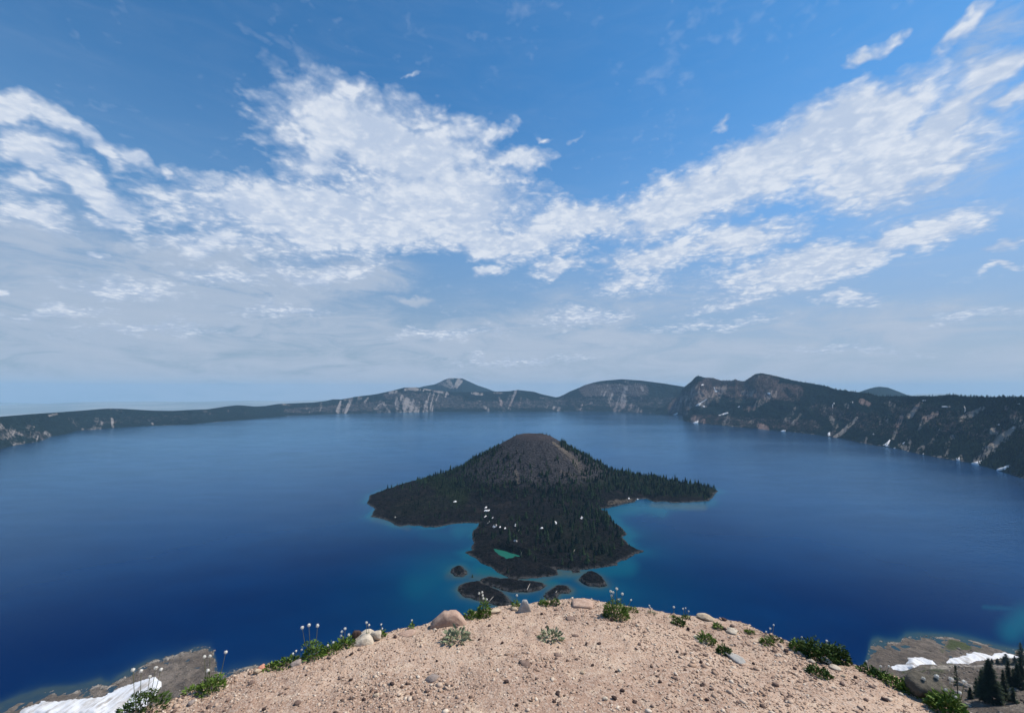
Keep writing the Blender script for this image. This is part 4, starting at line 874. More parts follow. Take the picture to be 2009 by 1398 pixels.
for k, (px, py, hp, wp, dn_, lab) in enumerate(NEAR_TREES):
    loc, _, _, dd = cast(bvh_wall, px, py)
    if loc is None: print('no hit', lab); continue
    depth = loc.y * CP + (loc.z - H) * SP; sc = depth / F; h = hp * sc * 1.12; rad = wp * sc
    root = empty('conifer_tree', loc - Vector((0, 0, .2))); tag(root, lab, 'conifer', 'conifers on the slope at lower right')
    tv_, tf_ = tube([(0, 0, -1), (0.02 * h, 0, .5 * h), (0, .01 * h, .97 * h)], [.020 * h, .012 * h, .002 * h]); link('trunk', mesh_from('trunk', tv_, tf_, m_bark, True), root)
    cv, cf = branchy_crown(500 + k, h, rad * 1.3, .06 if dn_ > .5 else .25, dn_, int(330 * min(1.6, max(.5, hp / 50.0)) * (1 if dn_ > .5 else .5)))
    link('crown', mesh_from('crown', cv, cf, m_needle), root)

# ================================================================== rocks, stones and gravel on the knoll
def ico(sub=1):
    import bmesh
    bm = bmesh.new(); bmesh.ops.create_icosphere(bm, subdivisions=sub, radius=1.0); V = np.array([v.co[:] for v in bm.verts]); Fc = np.array([[v.index for v in f.verts] for f in bm.faces]); bm.free(); return V, Fc
def rock_shape(seed, sub=3, flat=0.6, facets=9, rough=.10):
    """a sphere cut by random planes: an angular stone"""
    r = np.random.default_rng(seed); V, Fc = ico(sub)
    N = r.normal(size=(facets, 3)); N /= np.linalg.norm(N, axis=1)[:, None]; dcut = r.uniform(.48, .85, facets)
    s = np.ones(len(V))
    for nn, dd in zip(N, dcut):
        c = V @ nn; s = np.minimum(s, np.where(c > 1e-3, dd / np.maximum(c, 1e-3), 9))
    V = V * s[:, None]
    q = fbm(V[:, 0] * 2.3 + seed, V[:, 1] * 2.3, V[:, 2] * 2.3, 4, seed) * rough
    V = V * (1 + q)[:, None]; V[:, 2] *= flat
    return V, Fc
def stone_mat(name, c1, c2, sc=18.0, lichen=None):
    m, t, b = material(name, 0.9, 0.2); p = t.pos(); n1 = t.noise(p, sc, 5, 0.7); n2 = t.noise(p, sc * 5, 4, 0.7)
    c = t.mix(t.ramp(n1, 0.35, 0.68), c1, c2); c = t.mix(t.math('MULTIPLY', t.ramp(n2, 0.55, 0.75), 0.5), c, tuple(v * .45 for v in c1))
    if lichen: c = t.mix(t.ramp(t.noise(p, sc * .7, 3, .6), .55, .62), c, lichen)
    t.set(b.inputs['Base Color'], c); t.set(b.inputs['Normal'], t.bump(t.math('ADD', n1, t.math('MULTIPLY', n2, .3)), 0.7, 0.02)); return m
m_pink = stone_mat('pink_stone', (0.36, 0.235, 0.175), (0.52, 0.37, 0.28))
m_pale = stone_mat('pale_stone', (0.42, 0.32, 0.22), (0.58, 0.46, 0.33))
m_white = stone_mat('white_stone', (0.46, 0.38, 0.29), (0.64, 0.55, 0.43))
m_dark = stone_mat('dark_stone', (0.045, 0.028, 0.024), (0.10, 0.065, 0.055))
m_grey = stone_mat('grey_stone', (0.24, 0.19, 0.165), (0.34, 0.285, 0.25))
m_grb = stone_mat('boulder_stone', (0.085, 0.075, 0.058), (0.15, 0.13, 0.10))
m_brown = stone_mat('brown_stone', (0.17, 0.11, 0.085), (0.27, 0.19, 0.15))
m_red = stone_mat('red_stone', (0.45, 0.17, 0.11), (0.62, 0.32, 0.22))
def knoll_z(x, y): return near_height(np.arctan2(x, y), np.hypot(x, y))
def on_knoll(px, py):
    """point of the knoll under a photo pixel; just off its edge when the pixel shows the lake"""
    for dy in range(0, 60, 2):
        loc, nor, _, d = cast(bvh_knoll, px, py + dy)
        if loc is not None and d < 14: return loc
    raise ValueError((px, py))
def px_size(loc): return (loc.y * CP + (loc.z - H) * SP) / F
def rock(px, py, wpx, hpx, mat, label, seed, name='rock', cat='rock', group=None, deep=1.0, rot=None, sub=3, shape=None, sink=.12, zflat=1.0):
    """px,py is the foot of the rock in the photo; wpx,hpx its width and height there"""
    loc = on_knoll(px, py); s = px_size(loc)
    V, Fc = shape if shape else rock_shape(seed, sub, 1.0, rough=.12)
    V = V / (np.abs(V).max(0)); w = wpx * s / 2; h = hpx * s * .92 - w * deep * .25 if hpx > 5 else hpx * s; h = max(h, hpx * s * .45)
    V = V * np.array([w, w * deep * .8, h * (.5 + sink)]); V[:, 2] += h * (.5 - sink)
    o = link(name, mesh_from(name, V, Fc, mat, False), loc=(loc.x, loc.y, loc.z)); phi = math.atan2(loc.x, loc.y)
    o.rotation_euler = (0, 0, -phi + (rot or 0.0)); tag(o, label, cat, group); return o
def wedge(seed, pts, depth=.7):
    """prism with a traced front outline, bevelled by noise (unit box, z up)"""
    P = np.array(pts, float); n = len(P); rows = []
    for k, (yy, q) in enumerate(((-1, .82), (-.75, .97), (0, 1.0), (.75, .95), (1, .75))):
        rows.append(np.stack([P[:, 0] * q, np.full(n, yy * depth), P[:, 1] * q], -1))
    V = np.concatenate(rows + [np.array([[0, -depth * 1.02, P[:, 1].mean()], [0, depth * 1.02, P[:, 1].mean()]])])
    V = V + .05 * np.stack([fbm(V[:, 0] * 3, V[:, 1] * 3, V[:, 2] * 3 + k, 3, seed + k) for k in range(3)], -1)
    Fc = []
    for r_ in range(4):
        for k in range(n): Fc.append((r_ * n + k, r_ * n + (k + 1) % n, (r_ + 1) * n + (k + 1) % n)); Fc.append((r_ * n + k, (r_ + 1) * n + (k + 1) % n, (r_ + 1) * n + k))
    for k in range(n): Fc.append((k, 5 * n, (k + 1) % n)); Fc.append((4 * n + (k + 1) % n, 5 * n + 1, 4 * n + k))
    return V, np.array(Fc)
m_slab = stone_mat('bluish_slab', (0.29, 0.275, 0.25), (0.42, 0.40, 0.37), 9)
rock(880,1224,72,30,m_pink,'big pinkish flat topped boulder at the knoll edge, left of a green plant',1,'boulder','boulder',shape=wedge(3,[(-1,-1),(-.95,-.3),(-.62,.25),(-.35,.80),(-.22,1),(.0,.88),(.12,.97),(.42,.92),(.62,.55),(.80,.05),(.95,-.55),(1,-1)],.8),deep=.45)
rock(710,1258,52,24,m_white,'pale whitish slanting rock beside the dark rock at the left edge',2,'boulder','boulder',rot=-.2,shape=wedge(5,[(-1,-1),(-.9,-.6),(-.3,.25),(.1,.9),(.55,1),(.85,.6),(1,-.3),(1,-1)],.6))
rock(738,1254,24,22,m_white,'rounded whitish rock right behind the slanting one at the left edge',3,'boulder','boulder')
rock(699,1249,20,24,m_dark,'black rock standing behind the pale rocks at the left edge',4)
rock(797,1242,38,8,m_pink,'low pinkish rock on the edge left of the flat topped boulder',5)
rock(1028,1199,32,26,m_slab,'bluish grey upright slab with a cut off point at the knoll edge',6,'slab','slab',deep=.35,shape=wedge(8,[(-1,-1),(-.45,.15),(-.12,1),(.35,.98),(.62,.3),(.95,-1)],.35),rot=.12)
rock(970,1201,26,10,m_pale,'pale yellowish rounded rock right of the green plant at the edge',7)
rock(1008,1196,16,10,m_pale,'small pale rock touching the left of the bluish slab',8)
rock(1143,1185,42,10,m_pink,'flat topped beige boulder on the highest point of the knoll edge',9,'boulder','boulder',shape=wedge(9,[(-1,-1),(-1,.3),(-.8,.8),(-.2,.95),(.4,1),(.9,.7),(1,0),(1,-1)],.7))
rock(1384,1214,36,14,m_pale,'rugged pale boulder on the right part of the knoll edge',10,'boulder','boulder')
rock(1421,1214,11,7,m_dark,'dark rock on the edge right of the rugged pale boulder',11)
rock(1440,1291,44,12,m_slab,'grey flat slab lying below a dark green tuft on the right slope',12,'slab','slab',deep=.8,rot=-.4,zflat=.5)
rock(1376,1259,34,6,m_grey,'thin grey slab under the green tuft beside the white shard',13,'slab','slab',deep=.7,rot=-.2)
rock(1366,1250,18,8,m_white,'white pointed shard at the left of a green tuft',14,rot=-.5)
rock(848,1330,30,13,m_grey,'purplish grey half buried flat stone in the left gravel',15,deep=1.1,sink=.35)
rock(513,1313,17,13,m_red,'salmon red rock on the left edge next to a low green cushion',16)
rock(505,1319,16,10,m_pale,'cream rock just below the salmon red one',17)
rock(582,1301,24,10,m_grey,'greyish stone sunk in the edge below the left seed heads',18,sink=.3)
rock(1822,1366,70,48,m_grb,'big rounded grey boulder with a dark right edge behind the plants at lower right',19,'boulder','boulder',deep=.9,sub=4)
rock(1786,1330,16,9,m_dark,'dark round rock in the greenery left of the big grey boulder',20)
rock(1901,1386,22,10,m_grey,'light grey flat rock at the bottom right beyond the large plant',21)
rock(1620,1298,22,14,m_white,'white block in the rubble above the right hand green mat',22)
rock(1592,1299,14,9,m_white,'small white block left of the bigger white block in the rubble',23)
rock(1638,1312,20,10,m_white,'pale block right of the green mat on the right slope',24)
rock(1437,1240,26,10,m_white,'pale cluster stone between two small tufts on the upper right slope',25)
rock(1322,1222,8,6,m_white,'white pebble at the left foot of the small dark tuft',26)
# individually visible stones: (px, py, width px, material, look)
STONES = [(960,1226,10,'dark','near the edge right of the big boulder'),(1000,1229,9,'pale','near the edge by a dark stone'),(1063,1203,7,'dark','just below the edge'),(1073,1228,7,'dark','upper centre, above the silvery tuft'),(985,1260,7,'dark','upper left of centre'),(993,1336,11,'dark','lower centre'),(838,1354,12,'brown','lower left centre'),(857,1295,6,'dark','left of centre'),(898,1363,7,'dark','low left centre'),(1094,1358,11,'dark','lower right of centre'),(1088,1374,9,'dark','low right of centre'),(1052,1330,7,'brown','right of centre'),(1113,1294,6,'brown','centre right'),(1162,1303,9,'dark','centre right, roundish'),(1209,1316,6,'dark','pair, left one'),(1216,1314,10,'white','pair, right one'),(1143,1318,10,'pale','centre right, light'),(1221,1353,10,'dark','lower centre right'),(1245,1375,9,'dark','low, tall and dark'),(1205,1368,12,'dark','low centre, flat'),(1187,1369,12,'white','low centre, cream'),(1329,1277,7,'dark','right slope, round'),(1375,1297,8,'dark','right slope'),(1295,1336,8,'dark','right of centre'),(1280,1383,9,'brown','bottom right of centre'),(1095,1361,7,'dark','small twin'),(1376,1343,7,'dark','right slope lower'),(1381,1341,8,'brown','right slope lower twin'),(1424,1331,6,'dark','right slope, alone and low'),(1521,1342,14,'brown','large, right slope'),(1543,1276,11,'dark','below the rubble'),(1652,1340,13,'brown','far right slope'),(1678,1328,8,'dark','far right slope upper'),(1600,1330,7,'brown','right slope middle'),(1441,1264,6,'dark','upper right slope'),(1436,1226,12,'brown','upper right slope near the edge'),(1423,1233,10,'dark','upper right near the edge, flat'),(1384,1211,8,'dark','in front of the rugged boulder'),(1350,1233,8,'dark','upper right, small'),(1387,1371,8,'dark','bottom right slope'),(1448,1377,8,'brown','bottom right slope, purple'),(646,1288,11,'brown','left slope, upper'),(690,1281,8,'dark','left slope, upper right'),(494,1338,13,'brown','left slope near the edge'),(600,1323,6,'dark','left slope middle'),(667,1329,9,'brown','left slope middle right'),(688,1332,9,'dark','left slope, flat'),(738,1363,13,'pale','left slope, egg shaped'),(737,1358,7,'dark','touching the egg shaped stone'),(714,1371,8,'dark','left slope low'),(770,1340,12,'dark','left slope, flat black'),(775,1248,8,'dark','by the left edge, black'),(705,1273,8,'brown','left slope top'),(584,1378,14,'brown','low left, flat'),(840,1353,9,'brown','low left centre, beside a flat one'),(518,1390,8,'dark','bottom left'),(1014,1382,8,'dark','bottom centre'),(1053,1338,6,'pale','right of centre, pale chip'),(895,1228,10,'brown','right foot of the big boulder'),(1118,1211,24,'brown','flat, by the edge at centre'),(1245,1242,6,'brown','below the round bush'),(1150,1262,7,'dark','upper centre, smaller of two'),(1175,1261,10,'dark','upper centre right'),(1130,1245,16,'brown','half buried, centre'),(1030,1300,30,'brown','broad flat hump at centre'),(1095,1283,20,'brown','dark hump right of centre'),(1200,1215,9,'dark','shadowed one under the round bush'),(1153,1222,6,'dark','near the edge, right of centre'),(1255,1262,10,'brown','below and right of the round bush'),(940,1253,6,'dark','beside the left silvery tuft'),(1478,1300,7,'dark','right slope beside slab'),(1560,1310,9,'dark','left tip of the green mat'),(1655,1325,10,'pale','far right slope pale'),(1710,1345,12,'brown','far right low'),(1735,1370,13,'dark','far right low, dark red'),(1745,1335,10,'white','by the right plants, cream'),(1768,1360,12,'white','by the right plants, white'),(1700,1372,10,'brown','bottom right'),(1820,1355,14,'white','right edge, white'),(430,1350,12,'pale','left edge pale'),(447,1372,10,'brown','low left edge'),(375,1378,14,'grey','left corner grey'),(405,1360,18,'pale','left corner near the clump')]
MT = {'dark': m_dark, 'brown': m_brown, 'pale': m_pale, 'white': m_white, 'grey': m_grey}
NM = {'dark': 'black', 'brown': 'brown', 'pale': 'pale beige', 'white': 'whitish', 'grey': 'grey'}
for k, (px, py, w, c, look) in enumerate(STONES):
    h_ = w * (.22 if w > 15 else .62)
    rock(px, py + 2, w, h_, MT[c], '%s stone on the gravel, %s' % (NM[c], look), 900 + k, 'stone', 'stone', 'stones scattered on the gravel knoll', sub=2, rot=float(rng.uniform(-1, 1)), sink=.3 if w > 15 else .15)

# the uncountable rest: gravel
m_gravel, t, b = material('gravel_stones', 0.9, 0.2)
tn = t.attr('tone'); n1 = t.noise(t.pos(), 90.0, 3, 0.6)
cr = t.new('ShaderNodeValToRGB'); t.l.new(tn, cr.inputs[0]); e = cr.color_ramp.elements
for pos_, colr in [(0.0, (0.055, 0.032, 0.025)), (0.09, (0.11, 0.07, 0.055)), (0.16, (0.24, 0.16, 0.12)), (0.45, (0.42, 0.28, 0.19)), (0.66, (0.51, 0.37, 0.27)), (0.88, (0.62, 0.49, 0.37)), (1.0, (0.74, 0.63, 0.50))]:
    el_ = e.new(pos_) if pos_ not in (0.0, 1.0) else (e[0] if pos_ == 0.0 else e[-1]); el_.color = (*colr, 1)
t.set(b.inputs['Base Color'], t.mix(t.math('MULTIPLY', n1, 0.45), cr.outputs[0], (0.30, 0.21, 0.16)))
gp = []
for k in range(10):
    V0, F0 = rock_shape(40 + k, 1, [.55, .7, .45, .8][k % 4], 7, .2); gp.append((V0, F0))
n = 70000
az_ = rng.uniform(-1.02, 1.02, n); r_ = 1.9 + rng.power(1.6, n) * (edge_r(az_) + 0.5 - 1.9)
x, y = r_ * np.sin(az_), r_ * np.cos(az_)
clus = fbm(x * 1.3, y * 1.3, 0, 4, 201); keepm = rng.random(n) < (0.30 + 0.75 * sstep(-.25, .35, clus) + .6 * sstep(.8, .2, edge_r(az_) - r_)); x, y = x[keepm], y[keepm]
s = np.clip(rng.lognormal(math.log(0.0042), 0.52, len(x)), .0022, .019) * (1 + .5 * sstep(0, .5, clus[keepm]))
loc = np.stack([x, y, knoll_z(x, y) + s * .10], -1)
sc3 = s[:, None] * np.stack([rng.uniform(.8, 1.5, len(x)), rng.uniform(.7, 1.1, len(x)), rng.uniform(.6, 1.0, len(x))], -1)
V, Fc, tone = merge(gp, rng.integers(0, 10, len(x)), loc, rng.uniform(0, 6.28, len(x)), sc3, tilt=rng.normal(0, .3, len(x)), extra=rng.random(len(x)))
o = link('gravel', mesh_from('gravel', V, Fc, m_gravel, False, {'tone': tone})); tag(o, 'loose pebbles and chips strewn over the knoll', kind='stuff')
print('gravel', len(x), len(Fc))

# ================================================================== plants
def leaf_mat(name, c1, c2):
    m, t, b = material(name, 0.7, 0.25); n1 = t.noise(t.pos(), 60.0, 3, 0.6); tn = t.attr('tone')
    t.set(b.inputs['Base Color'], t.mix(t.math('ADD', t.math('MULTIPLY', n1, .5), t.math('MULTIPLY', tn, .5), clamp=True), c1, c2)); b.inputs['Subsurface Weight'].default_value = 0.0; return m
m_leaf = leaf_mat('green_leaves', (0.030, 0.062, 0.010), (0.17, 0.26, 0.040))
m_leafd = leaf_mat('dark_leaves', (0.014, 0.034, 0.008), (0.085, 0.14, 0.024))
m_sage = leaf_mat('sage_leaves', (0.12, 0.14, 0.075), (0.34, 0.36, 0.22))
m_stem = leaf_mat('stems', (0.10, 0.11, 0.05), (0.20, 0.20, 0.11))
m_fluff, t, b = material('seed_fluff', 0.9, 0.1); n1 = t.noise(t.pos(), 120.0, 3, 0.7); t.set(b.inputs['Base Color'], t.mix(t.ramp(n1, .3, .65), (0.50, 0.46, 0.38), (0.84, 0.82, 0.75)))
def foliage(seed, w, h, d, n, leaf, up=0.6, dome=True):
    """feathery clump: n leaflets spread through a dome w x d x h metres"""
    r = np.random.default_rng(seed); a = r.uniform(0, 6.283, n); q = r.random(n) ** .5; f = r.random(n) ** .7
    top = np.sqrt(np.clip(1 - q ** 2, 0, 1)) * (.75 + .35 * vnoise(q * np.cos(a) * 4 + seed, q * np.sin(a) * 4, 0, seed)) if dome else np.ones(n)
    P = np.stack([q * np.cos(a) * w / 2, q * np.sin(a) * d / 2, f * top * h], -1)
    dirv_ = np.stack([np.cos(a) * q + r.normal(0, .45, n), np.sin(a) * q + r.normal(0, .45, n), np.abs(r.normal(up, .35, n))], -1); dirv_ /= np.linalg.norm(dirv_, axis=1)[:, None]
    side = np.cross(dirv_, r.normal(size=(n, 3))); side /= np.linalg.norm(side, axis=1)[:, None]
    L_ = (leaf * r.uniform(.6, 1.4, n))[:, None]; wd = L_ * .17
    A = P - side * wd * .5; B = P + dirv_ * L_ * .5 + side * wd; C = P + dirv_ * L_ + np.array([0, 0, -.12]) * L_; D = P + dirv_ * L_ * .45 - side * wd
    V = np.stack([A, B, C, D], 1).reshape(-1, 3); i = np.arange(n) * 4
    return V, np.stack([i, i + 1, i + 2, i + 3], 1), np.repeat(r.random(n), 4)
def head(rad, seed):
    r = np.random.default_rng(seed); V0, F0 = ico(2); V0 = V0 * rad * .62 * (1 + .14 * fbm(V0[:, 0] * 3 + seed, V0[:, 1] * 3, V0[:, 2] * 3, 2, seed))[:, None]; V0[:, 2] *= .95
    n = 150; d = r.normal(size=(n, 3)); d /= np.linalg.norm(d, axis=1)[:, None]; side = np.cross(d, r.normal(size=(n, 3))); side /= np.linalg.norm(side, axis=1)[:, None]
    w = rad * .075; tip = d * rad * r.uniform(.82, 1.08, n)[:, None]; tip[:, 2] -= rad * .12
    V1 = np.stack([d * rad * .5 - side * w, d * rad * .5 + side * w, tip], 1).reshape(-1, 3); F1 = np.arange(n * 3).reshape(-1, 3) + len(V0)
    return np.concatenate([V0, V1]), np.concatenate([F0, F1])
def plant(px, py, wpx, hpx, heads, label, name='plant', mat=None, n=260, cat='plant', group='seed head plants along the knoll edge', leaf=.03, whorl=False, hr=4.3, dpt=.8):
    """px,py: foot of the clump; heads: list of (px,py[,radius px]) of its fluffy seed heads"""
    loc = on_knoll(px, py); s = px_size(loc); mat = mat or m_leaf; sd_ = int(px * 7 + py)
    root = empty(name, loc); phi = math.atan2(loc.x, loc.y); root.rotation_euler = (0, 0, -phi)
    if wpx:
        V, Fq, tn_ = foliage(sd_, wpx * s, hpx * s * 1.0, wpx * s * dpt, n, min(leaf, .45 * hpx * s + .008)); V[:, 2] -= .008
        link('foliage', mesh_from('foliage', V, Fq, mat, False, {'tone': tn_}), root)
    for k, hd in enumerate(heads):
        rp = hd[2] if len(hd) > 2 else hr; x, y, z = [float(v) for v in ray(hd[0], hd[1])]; kk = math.hypot(loc.x, loc.y) / math.hypot(x, y)
        P = Vector((x * kk, y * kk, H + z * kk)) - loc; P.rotate(root.rotation_euler.to_matrix().inverted()); 
        base = Vector((P.x * .35 if wpx else P.x * .8, P.y * .3, 0)); base.x = max(-wpx * s * .4, min(wpx * s * .4, base.x)) if wpx else base.x
        mid = base.lerp(P, .55) + Vector((P.x - base.x, 0, 0)) * .12
        V, Fq = tube([base, mid, P], [.0022, .0019, .0015], 5); st_ = link('stem', mesh_from('stem', V, Fq, m_stem, True, {'tone': np.full(len(V), .5)}), root)
        V, Fq = head(rp * s * .86, sd_ + k); V = V + np.array(P); link('seed_head', mesh_from('seed_head', V, Fq, m_fluff, True), root)
        if whorl:
            c = base.lerp(P, .38); V, Fq, tn_ = foliage(sd_ + 40 + k, 15 * s, 9 * s, 15 * s, 46, .022, .35); V = V + np.array(c)
            link('leaf_whorl', mesh_from('leaf_whorl', V, Fq, mat, False, {'tone': tn_}), root)
    return tag(root, label, cat, group)
GT = 'green tufts without flowers on the knoll'
plant(278,1397,86,34,[(261,1313,5),(277,1315,4.6),(306,1309,5),(316,1312,4.6),(294,1326,4.4)],'leafy plant in front of the snow at bottom left with five seed heads',whorl=True,n=520,mat=m_leafd)
plant(414,1352,44,34,[(401,1287),(412,1286),(408,1314,5),(443,1278,4.6)],'bright green bushy plant in front of the grey shore at left, four seed heads',n=420)
plant(374,1351,22,14,[],'dull green small tuft left of the bright bushy plant',n=90,group=GT)
plant(532,1309,26,10,[],'low mossy cushion beside the salmon red rock',n=170,group=GT,cat='tuft')
plant(562,1302,44,13,[(575,1281,3),(581,1276,3),(592,1273,3)],'low leafy plant with three small seed heads, right of the mossy cushion',n=260)
plant(616,1288,40,28,[(593,1230,4.5),(606,1225,4.5),(623,1226,4.6)],'tall leafy plant on the left edge carrying three big seed heads on long stems',whorl=True,n=420)
plant(648,1278,34,18,[(643,1265,3.4),(654,1259,3)],'leafy plant with two low seed heads, right of the tallest stems',n=260)
plant(676,1266,40,17,[(669,1246,3.4),(671,1238,3.6),(677,1232,3.8),(684,1244,3.6)],'dark leafy plant left of the pale rocks with four clustered seed heads',n=320)
plant(722,1256,20,14,[(719,1220,3.4),(724,1225,3.2)],'plant growing between the two pale rocks, two seed heads above it',n=110)
plant(750,1249,10,18,[(748,1224,2.6),(750,1232,2.4)],'thin plant right of the pale rocks with two tiny seed heads',n=70)
plant(807,1234,8,14,[(808,1216,2.6)],'single thin plant left of the big pinkish boulder',n=46)
plant(949,1207,24,34,[(940,1163,3.2),(946,1161,3.2),(947,1167,3),(948,1173,3.4),(955,1175,3)],'upright green plant right of the pinkish boulder with five bunched seed heads',n=420)
plant(928,1210,32,14,[(916,1205,2.4)],'low green clump between the pinkish boulder and the upright plant',n=260)
plant(1012,1192,14,18,[(1014,1167,3.2)],'small plant with one seed head, left of the bluish slab',n=110)
plant(1068,1186,18,14,[],'small bright tuft on the edge left of the beige boulder',n=150,group=GT,cat='tuft')
plant(1090,1184,14,12,[],'small dark tuft on the edge touching the beige boulder',n=110,mat=m_leafd,group=GT,cat='tuft')
plant(1208,1209,46,40,[(1198,1159,3.6),(1203,1161,3.4),(1200,1167,3.4),(1210,1154,3.8),(1221,1164,3.8),(1213,1175,3.4),(1238,1176,2.6)],'round dense dark green bush at the top of the knoll with seven seed heads',n=1100,mat=m_leaf,leaf=.026)
plant(1240,1198,20,10,[],'small green tuft right of the round bush',n=110,group=GT,cat='tuft')
plant(1229,1208,10,8,[],'tiny tuft at the right foot of the round bush',n=50,group=GT,cat='tuft')
plant(1278,1202,14,6,[(1274,1187,2.2),(1276,1191,1.8)],'faint low plant with two tiny seed heads, right of the round bush',n=50,mat=m_sage)
plant(1322,1212,14,6,[(1322,1190,3.2)],'low plant with a single seed head above the small dark tuft',n=70)
plant(1346,1212,14,7,[(1340,1193,2.4),(1345,1192,2.2),(1351,1198,2.2)],'small plant with three seed heads left of the rugged boulder',n=80)
plant(1332,1223,22,13,[],'small dark green tuft left below the rugged boulder',n=210,mat=m_leafd,group=GT,cat='tuft')
plant(1409,1231,15,11,[],'little green tuft right below the rugged boulder',n=110,group=GT,cat='tuft')
plant(1440,1239,10,6,[],'tiny tuft beside the pale cluster stone',n=50,group=GT,cat='tuft')
plant(1386,1258,32,18,[],'green tuft with a white shard at its left side',n=300,group=GT,cat='tuft')
plant(1421,1282,22,20,[],'dark green tuft growing at the top of the grey flat slab',n=240,mat=m_leafd,group=GT,cat='tuft')
plant(1471,1241,14,9,[],'small tuft near the edge on the upper right slope',n=90,group=GT,cat='tuft')
plant(1506,1262,22,12,[(1503,1238,2.4),(1511,1232,2.8),(1518,1225,2.2)],'green tuft at the edge with three small seed heads, left of the big shrub',n=160)
plant(1522,1256,24,9,[],'low green tuft against the lake left of the big shrub',n=110,mat=m_leafd,group=GT,cat='tuft')
plant(1607,1324,40,18,[],'flat dark green mat in the pale rubble on the right slope',n=420,mat=m_leafd,group=GT,cat='tuft')
plant(895,1256,48,24,[],'grey green spiky tuft on open gravel below the pinkish boulder',n=170,mat=m_sage,leaf=.05,group='silvery tufts on the gravel',cat='tuft')
plant(1080,1252,40,20,[],'grey green spiky tuft on open gravel near the centre',n=130,mat=m_sage,leaf=.045,group='silvery tufts on the gravel',cat='tuft')
def shrub(px, py, w, h, n, label, mat, heads=(), nm='shrub'): return plant(px, py, w, h, list(heads), label, nm, mat, n, 'shrub', 'shrubs on the right edge of the knoll', .03, dpt=.6)
shrub(1578,1278,46,28,500,'bright green shrub, left end of the big dark shrub on the right edge',m_leaf,[(1573,1249,2.6)])
shrub(1606,1290,62,40,1100,'large dark shrub against the lake on the right edge',m_leafd,[(1622,1256,3)])
shrub(1640,1293,44,38,900,'rounded very dark shrub, right end of the big shrub',m_leafd)
for px, py, w, h, n_, hd, lab in [(1705,1318,34,12,200,[(1700,1296,2.6)],'first green clump of the right hand plant strip, nearest the shrubs'),(1727,1327,36,14,240,[(1728,1306,3),(1744,1306,3)],'second green clump of the strip, under two seed heads'),(1752,1340,38,16,280,[],'third green clump of the strip, left of the dark round rock'),(1790,1356,40,24,360,[(1812,1330,5)],'green clump in front of the big grey boulder, one seed head'),(1826,1362,36,26,330,[(1838,1326,6)],'green clump in front of the big grey boulder, nearest the large plant')]:
    plant(px, py, w, h, hd, lab, n=n_, mat=m_leafd if px % 2 else m_leaf)
plant(1860,1397,56,48,[(1866,1331,6),(1892,1337,6),(1856,1352,4),(1884,1358,4.5),(1874,1365,4)],'large leafy plant at the bottom right corner with big blurred seed heads',n=900,leaf=.035)
# bleached driftwood on the islets
m_drift, t, b = material('driftwood', 0.9, 0.1); b.inputs['Base Color'].default_value = (0.42, 0.38, 0.33, 1)
for (x0, y0, x1, y1, z, lab) in [(1034,1155,1040,1146,5,'bleached log lying on the long flat islet'),(960,1178,968,1172,4,'bleached log on the tip of the large dark islet'),(1089,1163,1093,1160,4,'short bleached log on the crooked islet'),(1122,1087,1128,1079,12,'bleached log standing near the south shore of the island'),(1021,1092,1026,1074,8,'grey dead tree leaning by the green lagoon')]:
    a = [float(v) for v in at_z(x0, y0, z)]; c = [float(v) for v in at_z(x1, y1, z)]
    if 'tree' in lab: c = a; e1 = Vector((a[0] + 3, a[1], z + 13))
    else: e1 = Vector((c[0], c[1], z + 2.5))
    V, Fq = tube([Vector((a[0], a[1], z - 1.5)) - Vector(a + [0]), (Vector((a[0], a[1], z)) + e1) / 2 - Vector(a + [0]) + Vector((.3, 0, .2)), e1 - Vector(a + [0])], [.7, .6, .3], 6)
    o = link('log', mesh_from('log', V, Fq, m_drift, True), loc=(a[0], a[1], 0)); tag(o, lab, 'log', 'driftwood and snags')

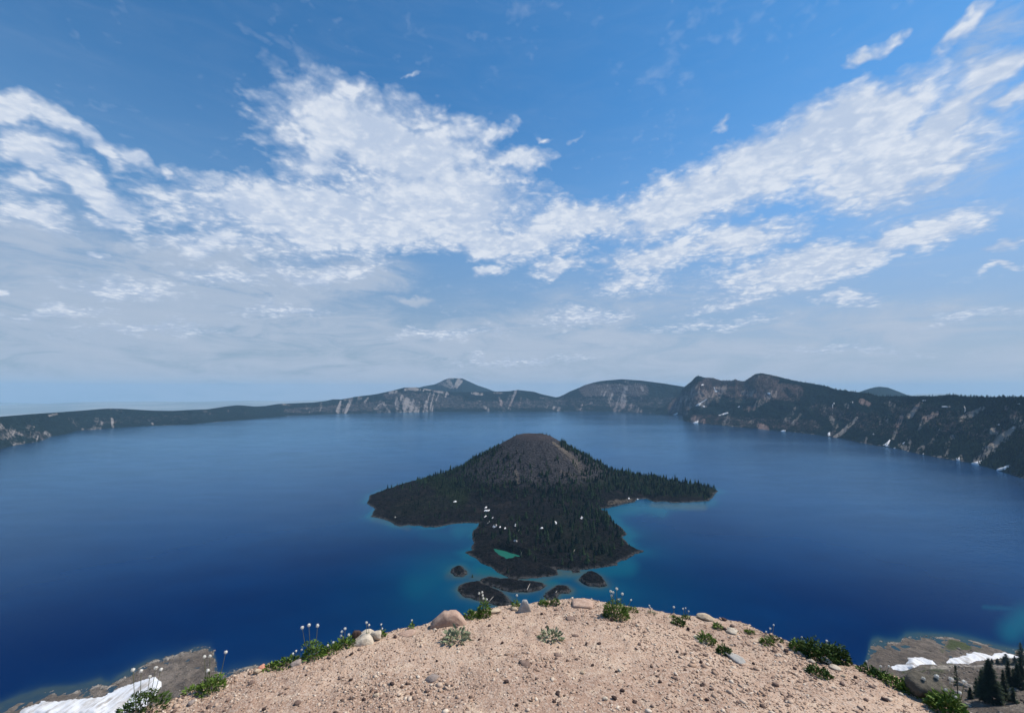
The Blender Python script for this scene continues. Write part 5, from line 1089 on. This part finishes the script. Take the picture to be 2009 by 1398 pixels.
# talus blocks on the lower slopes (uncountable)
n = 9000; ph = np.concatenate([rng.uniform(-0.90, -0.52, n // 2), rng.uniform(0.60, 0.92, n // 2)]); Rs_ = shore_r(ph); r_ = Rs_ * (1 - rng.power(1.3, n) * .42) ; r_ = np.where(rng.random(n) < .22, Rs_ - rng.uniform(0, 16, n), r_)
r_ = np.where((ph > 0) & (rng.random(n) < .55), rng.uniform(190, 440, n), r_)
x, y = r_ * np.sin(ph), r_ * np.cos(ph); s = np.clip(rng.lognormal(math.log(.65), .55, n), .25, 3.2)
keepm = fbm(x / 25, y / 25, 0, 3, 301) > -.25; x, y, s = x[keepm], y[keepm], s[keepm]
m_blocks, t, b = material('talus_blocks', 1.0, 0.0); tn = t.attr('tone'); t.set(b.inputs['Base Color'], t.mix(tn, (0.075, 0.063, 0.055), (0.30, 0.265, 0.225)))
V, Fc, tone = merge(gp, rng.integers(0, 10, len(x)), np.stack([x, y, knoll_z(x, y)], -1), rng.uniform(0, 6.28, len(x)), s[:, None] * np.array([[1.2, 1.0, .8]]), tilt=rng.normal(0, .3, len(x)), extra=rng.random(len(x)))
o = link('scree', mesh_from('scree', V, Fc, m_blocks, False, {'tone': tone})); tag(o, 'loose blocks on the grey slopes below the overlook', kind='stuff')
# ------------------------------------------------------------------ the air
mh = bpy.data.materials.new('haze_air'); mh.use_nodes = True; t = NT(mh.node_tree); t.n.clear()
pv = t.new('ShaderNodeVolumePrincipled'); pv.inputs['Color'].default_value = (0.37, 0.63, 0.86, 1); pv.inputs['Density'].default_value = HAZE_DENSITY
ou = t.new('ShaderNodeOutputMaterial'); t.l.new(pv.outputs[0], ou.inputs['Volume'])
hx, lo, hi = 32500.0, -900.0, 880.0
Vb = [(-hx,-hx,lo),(hx,-hx,lo),(hx,hx,lo),(-hx,hx,lo),(-hx,-hx,hi),(hx,-hx,hi),(hx,hx,hi),(-hx,hx,hi)]
Fb = [(0,3,2,1),(4,5,6,7),(0,1,5,4),(1,2,6,5),(2,3,7,6),(3,0,4,7)]
o = link('haze', mesh_from('haze', Vb, np.array(Fb), mh)); tag(o, kind='stuff')
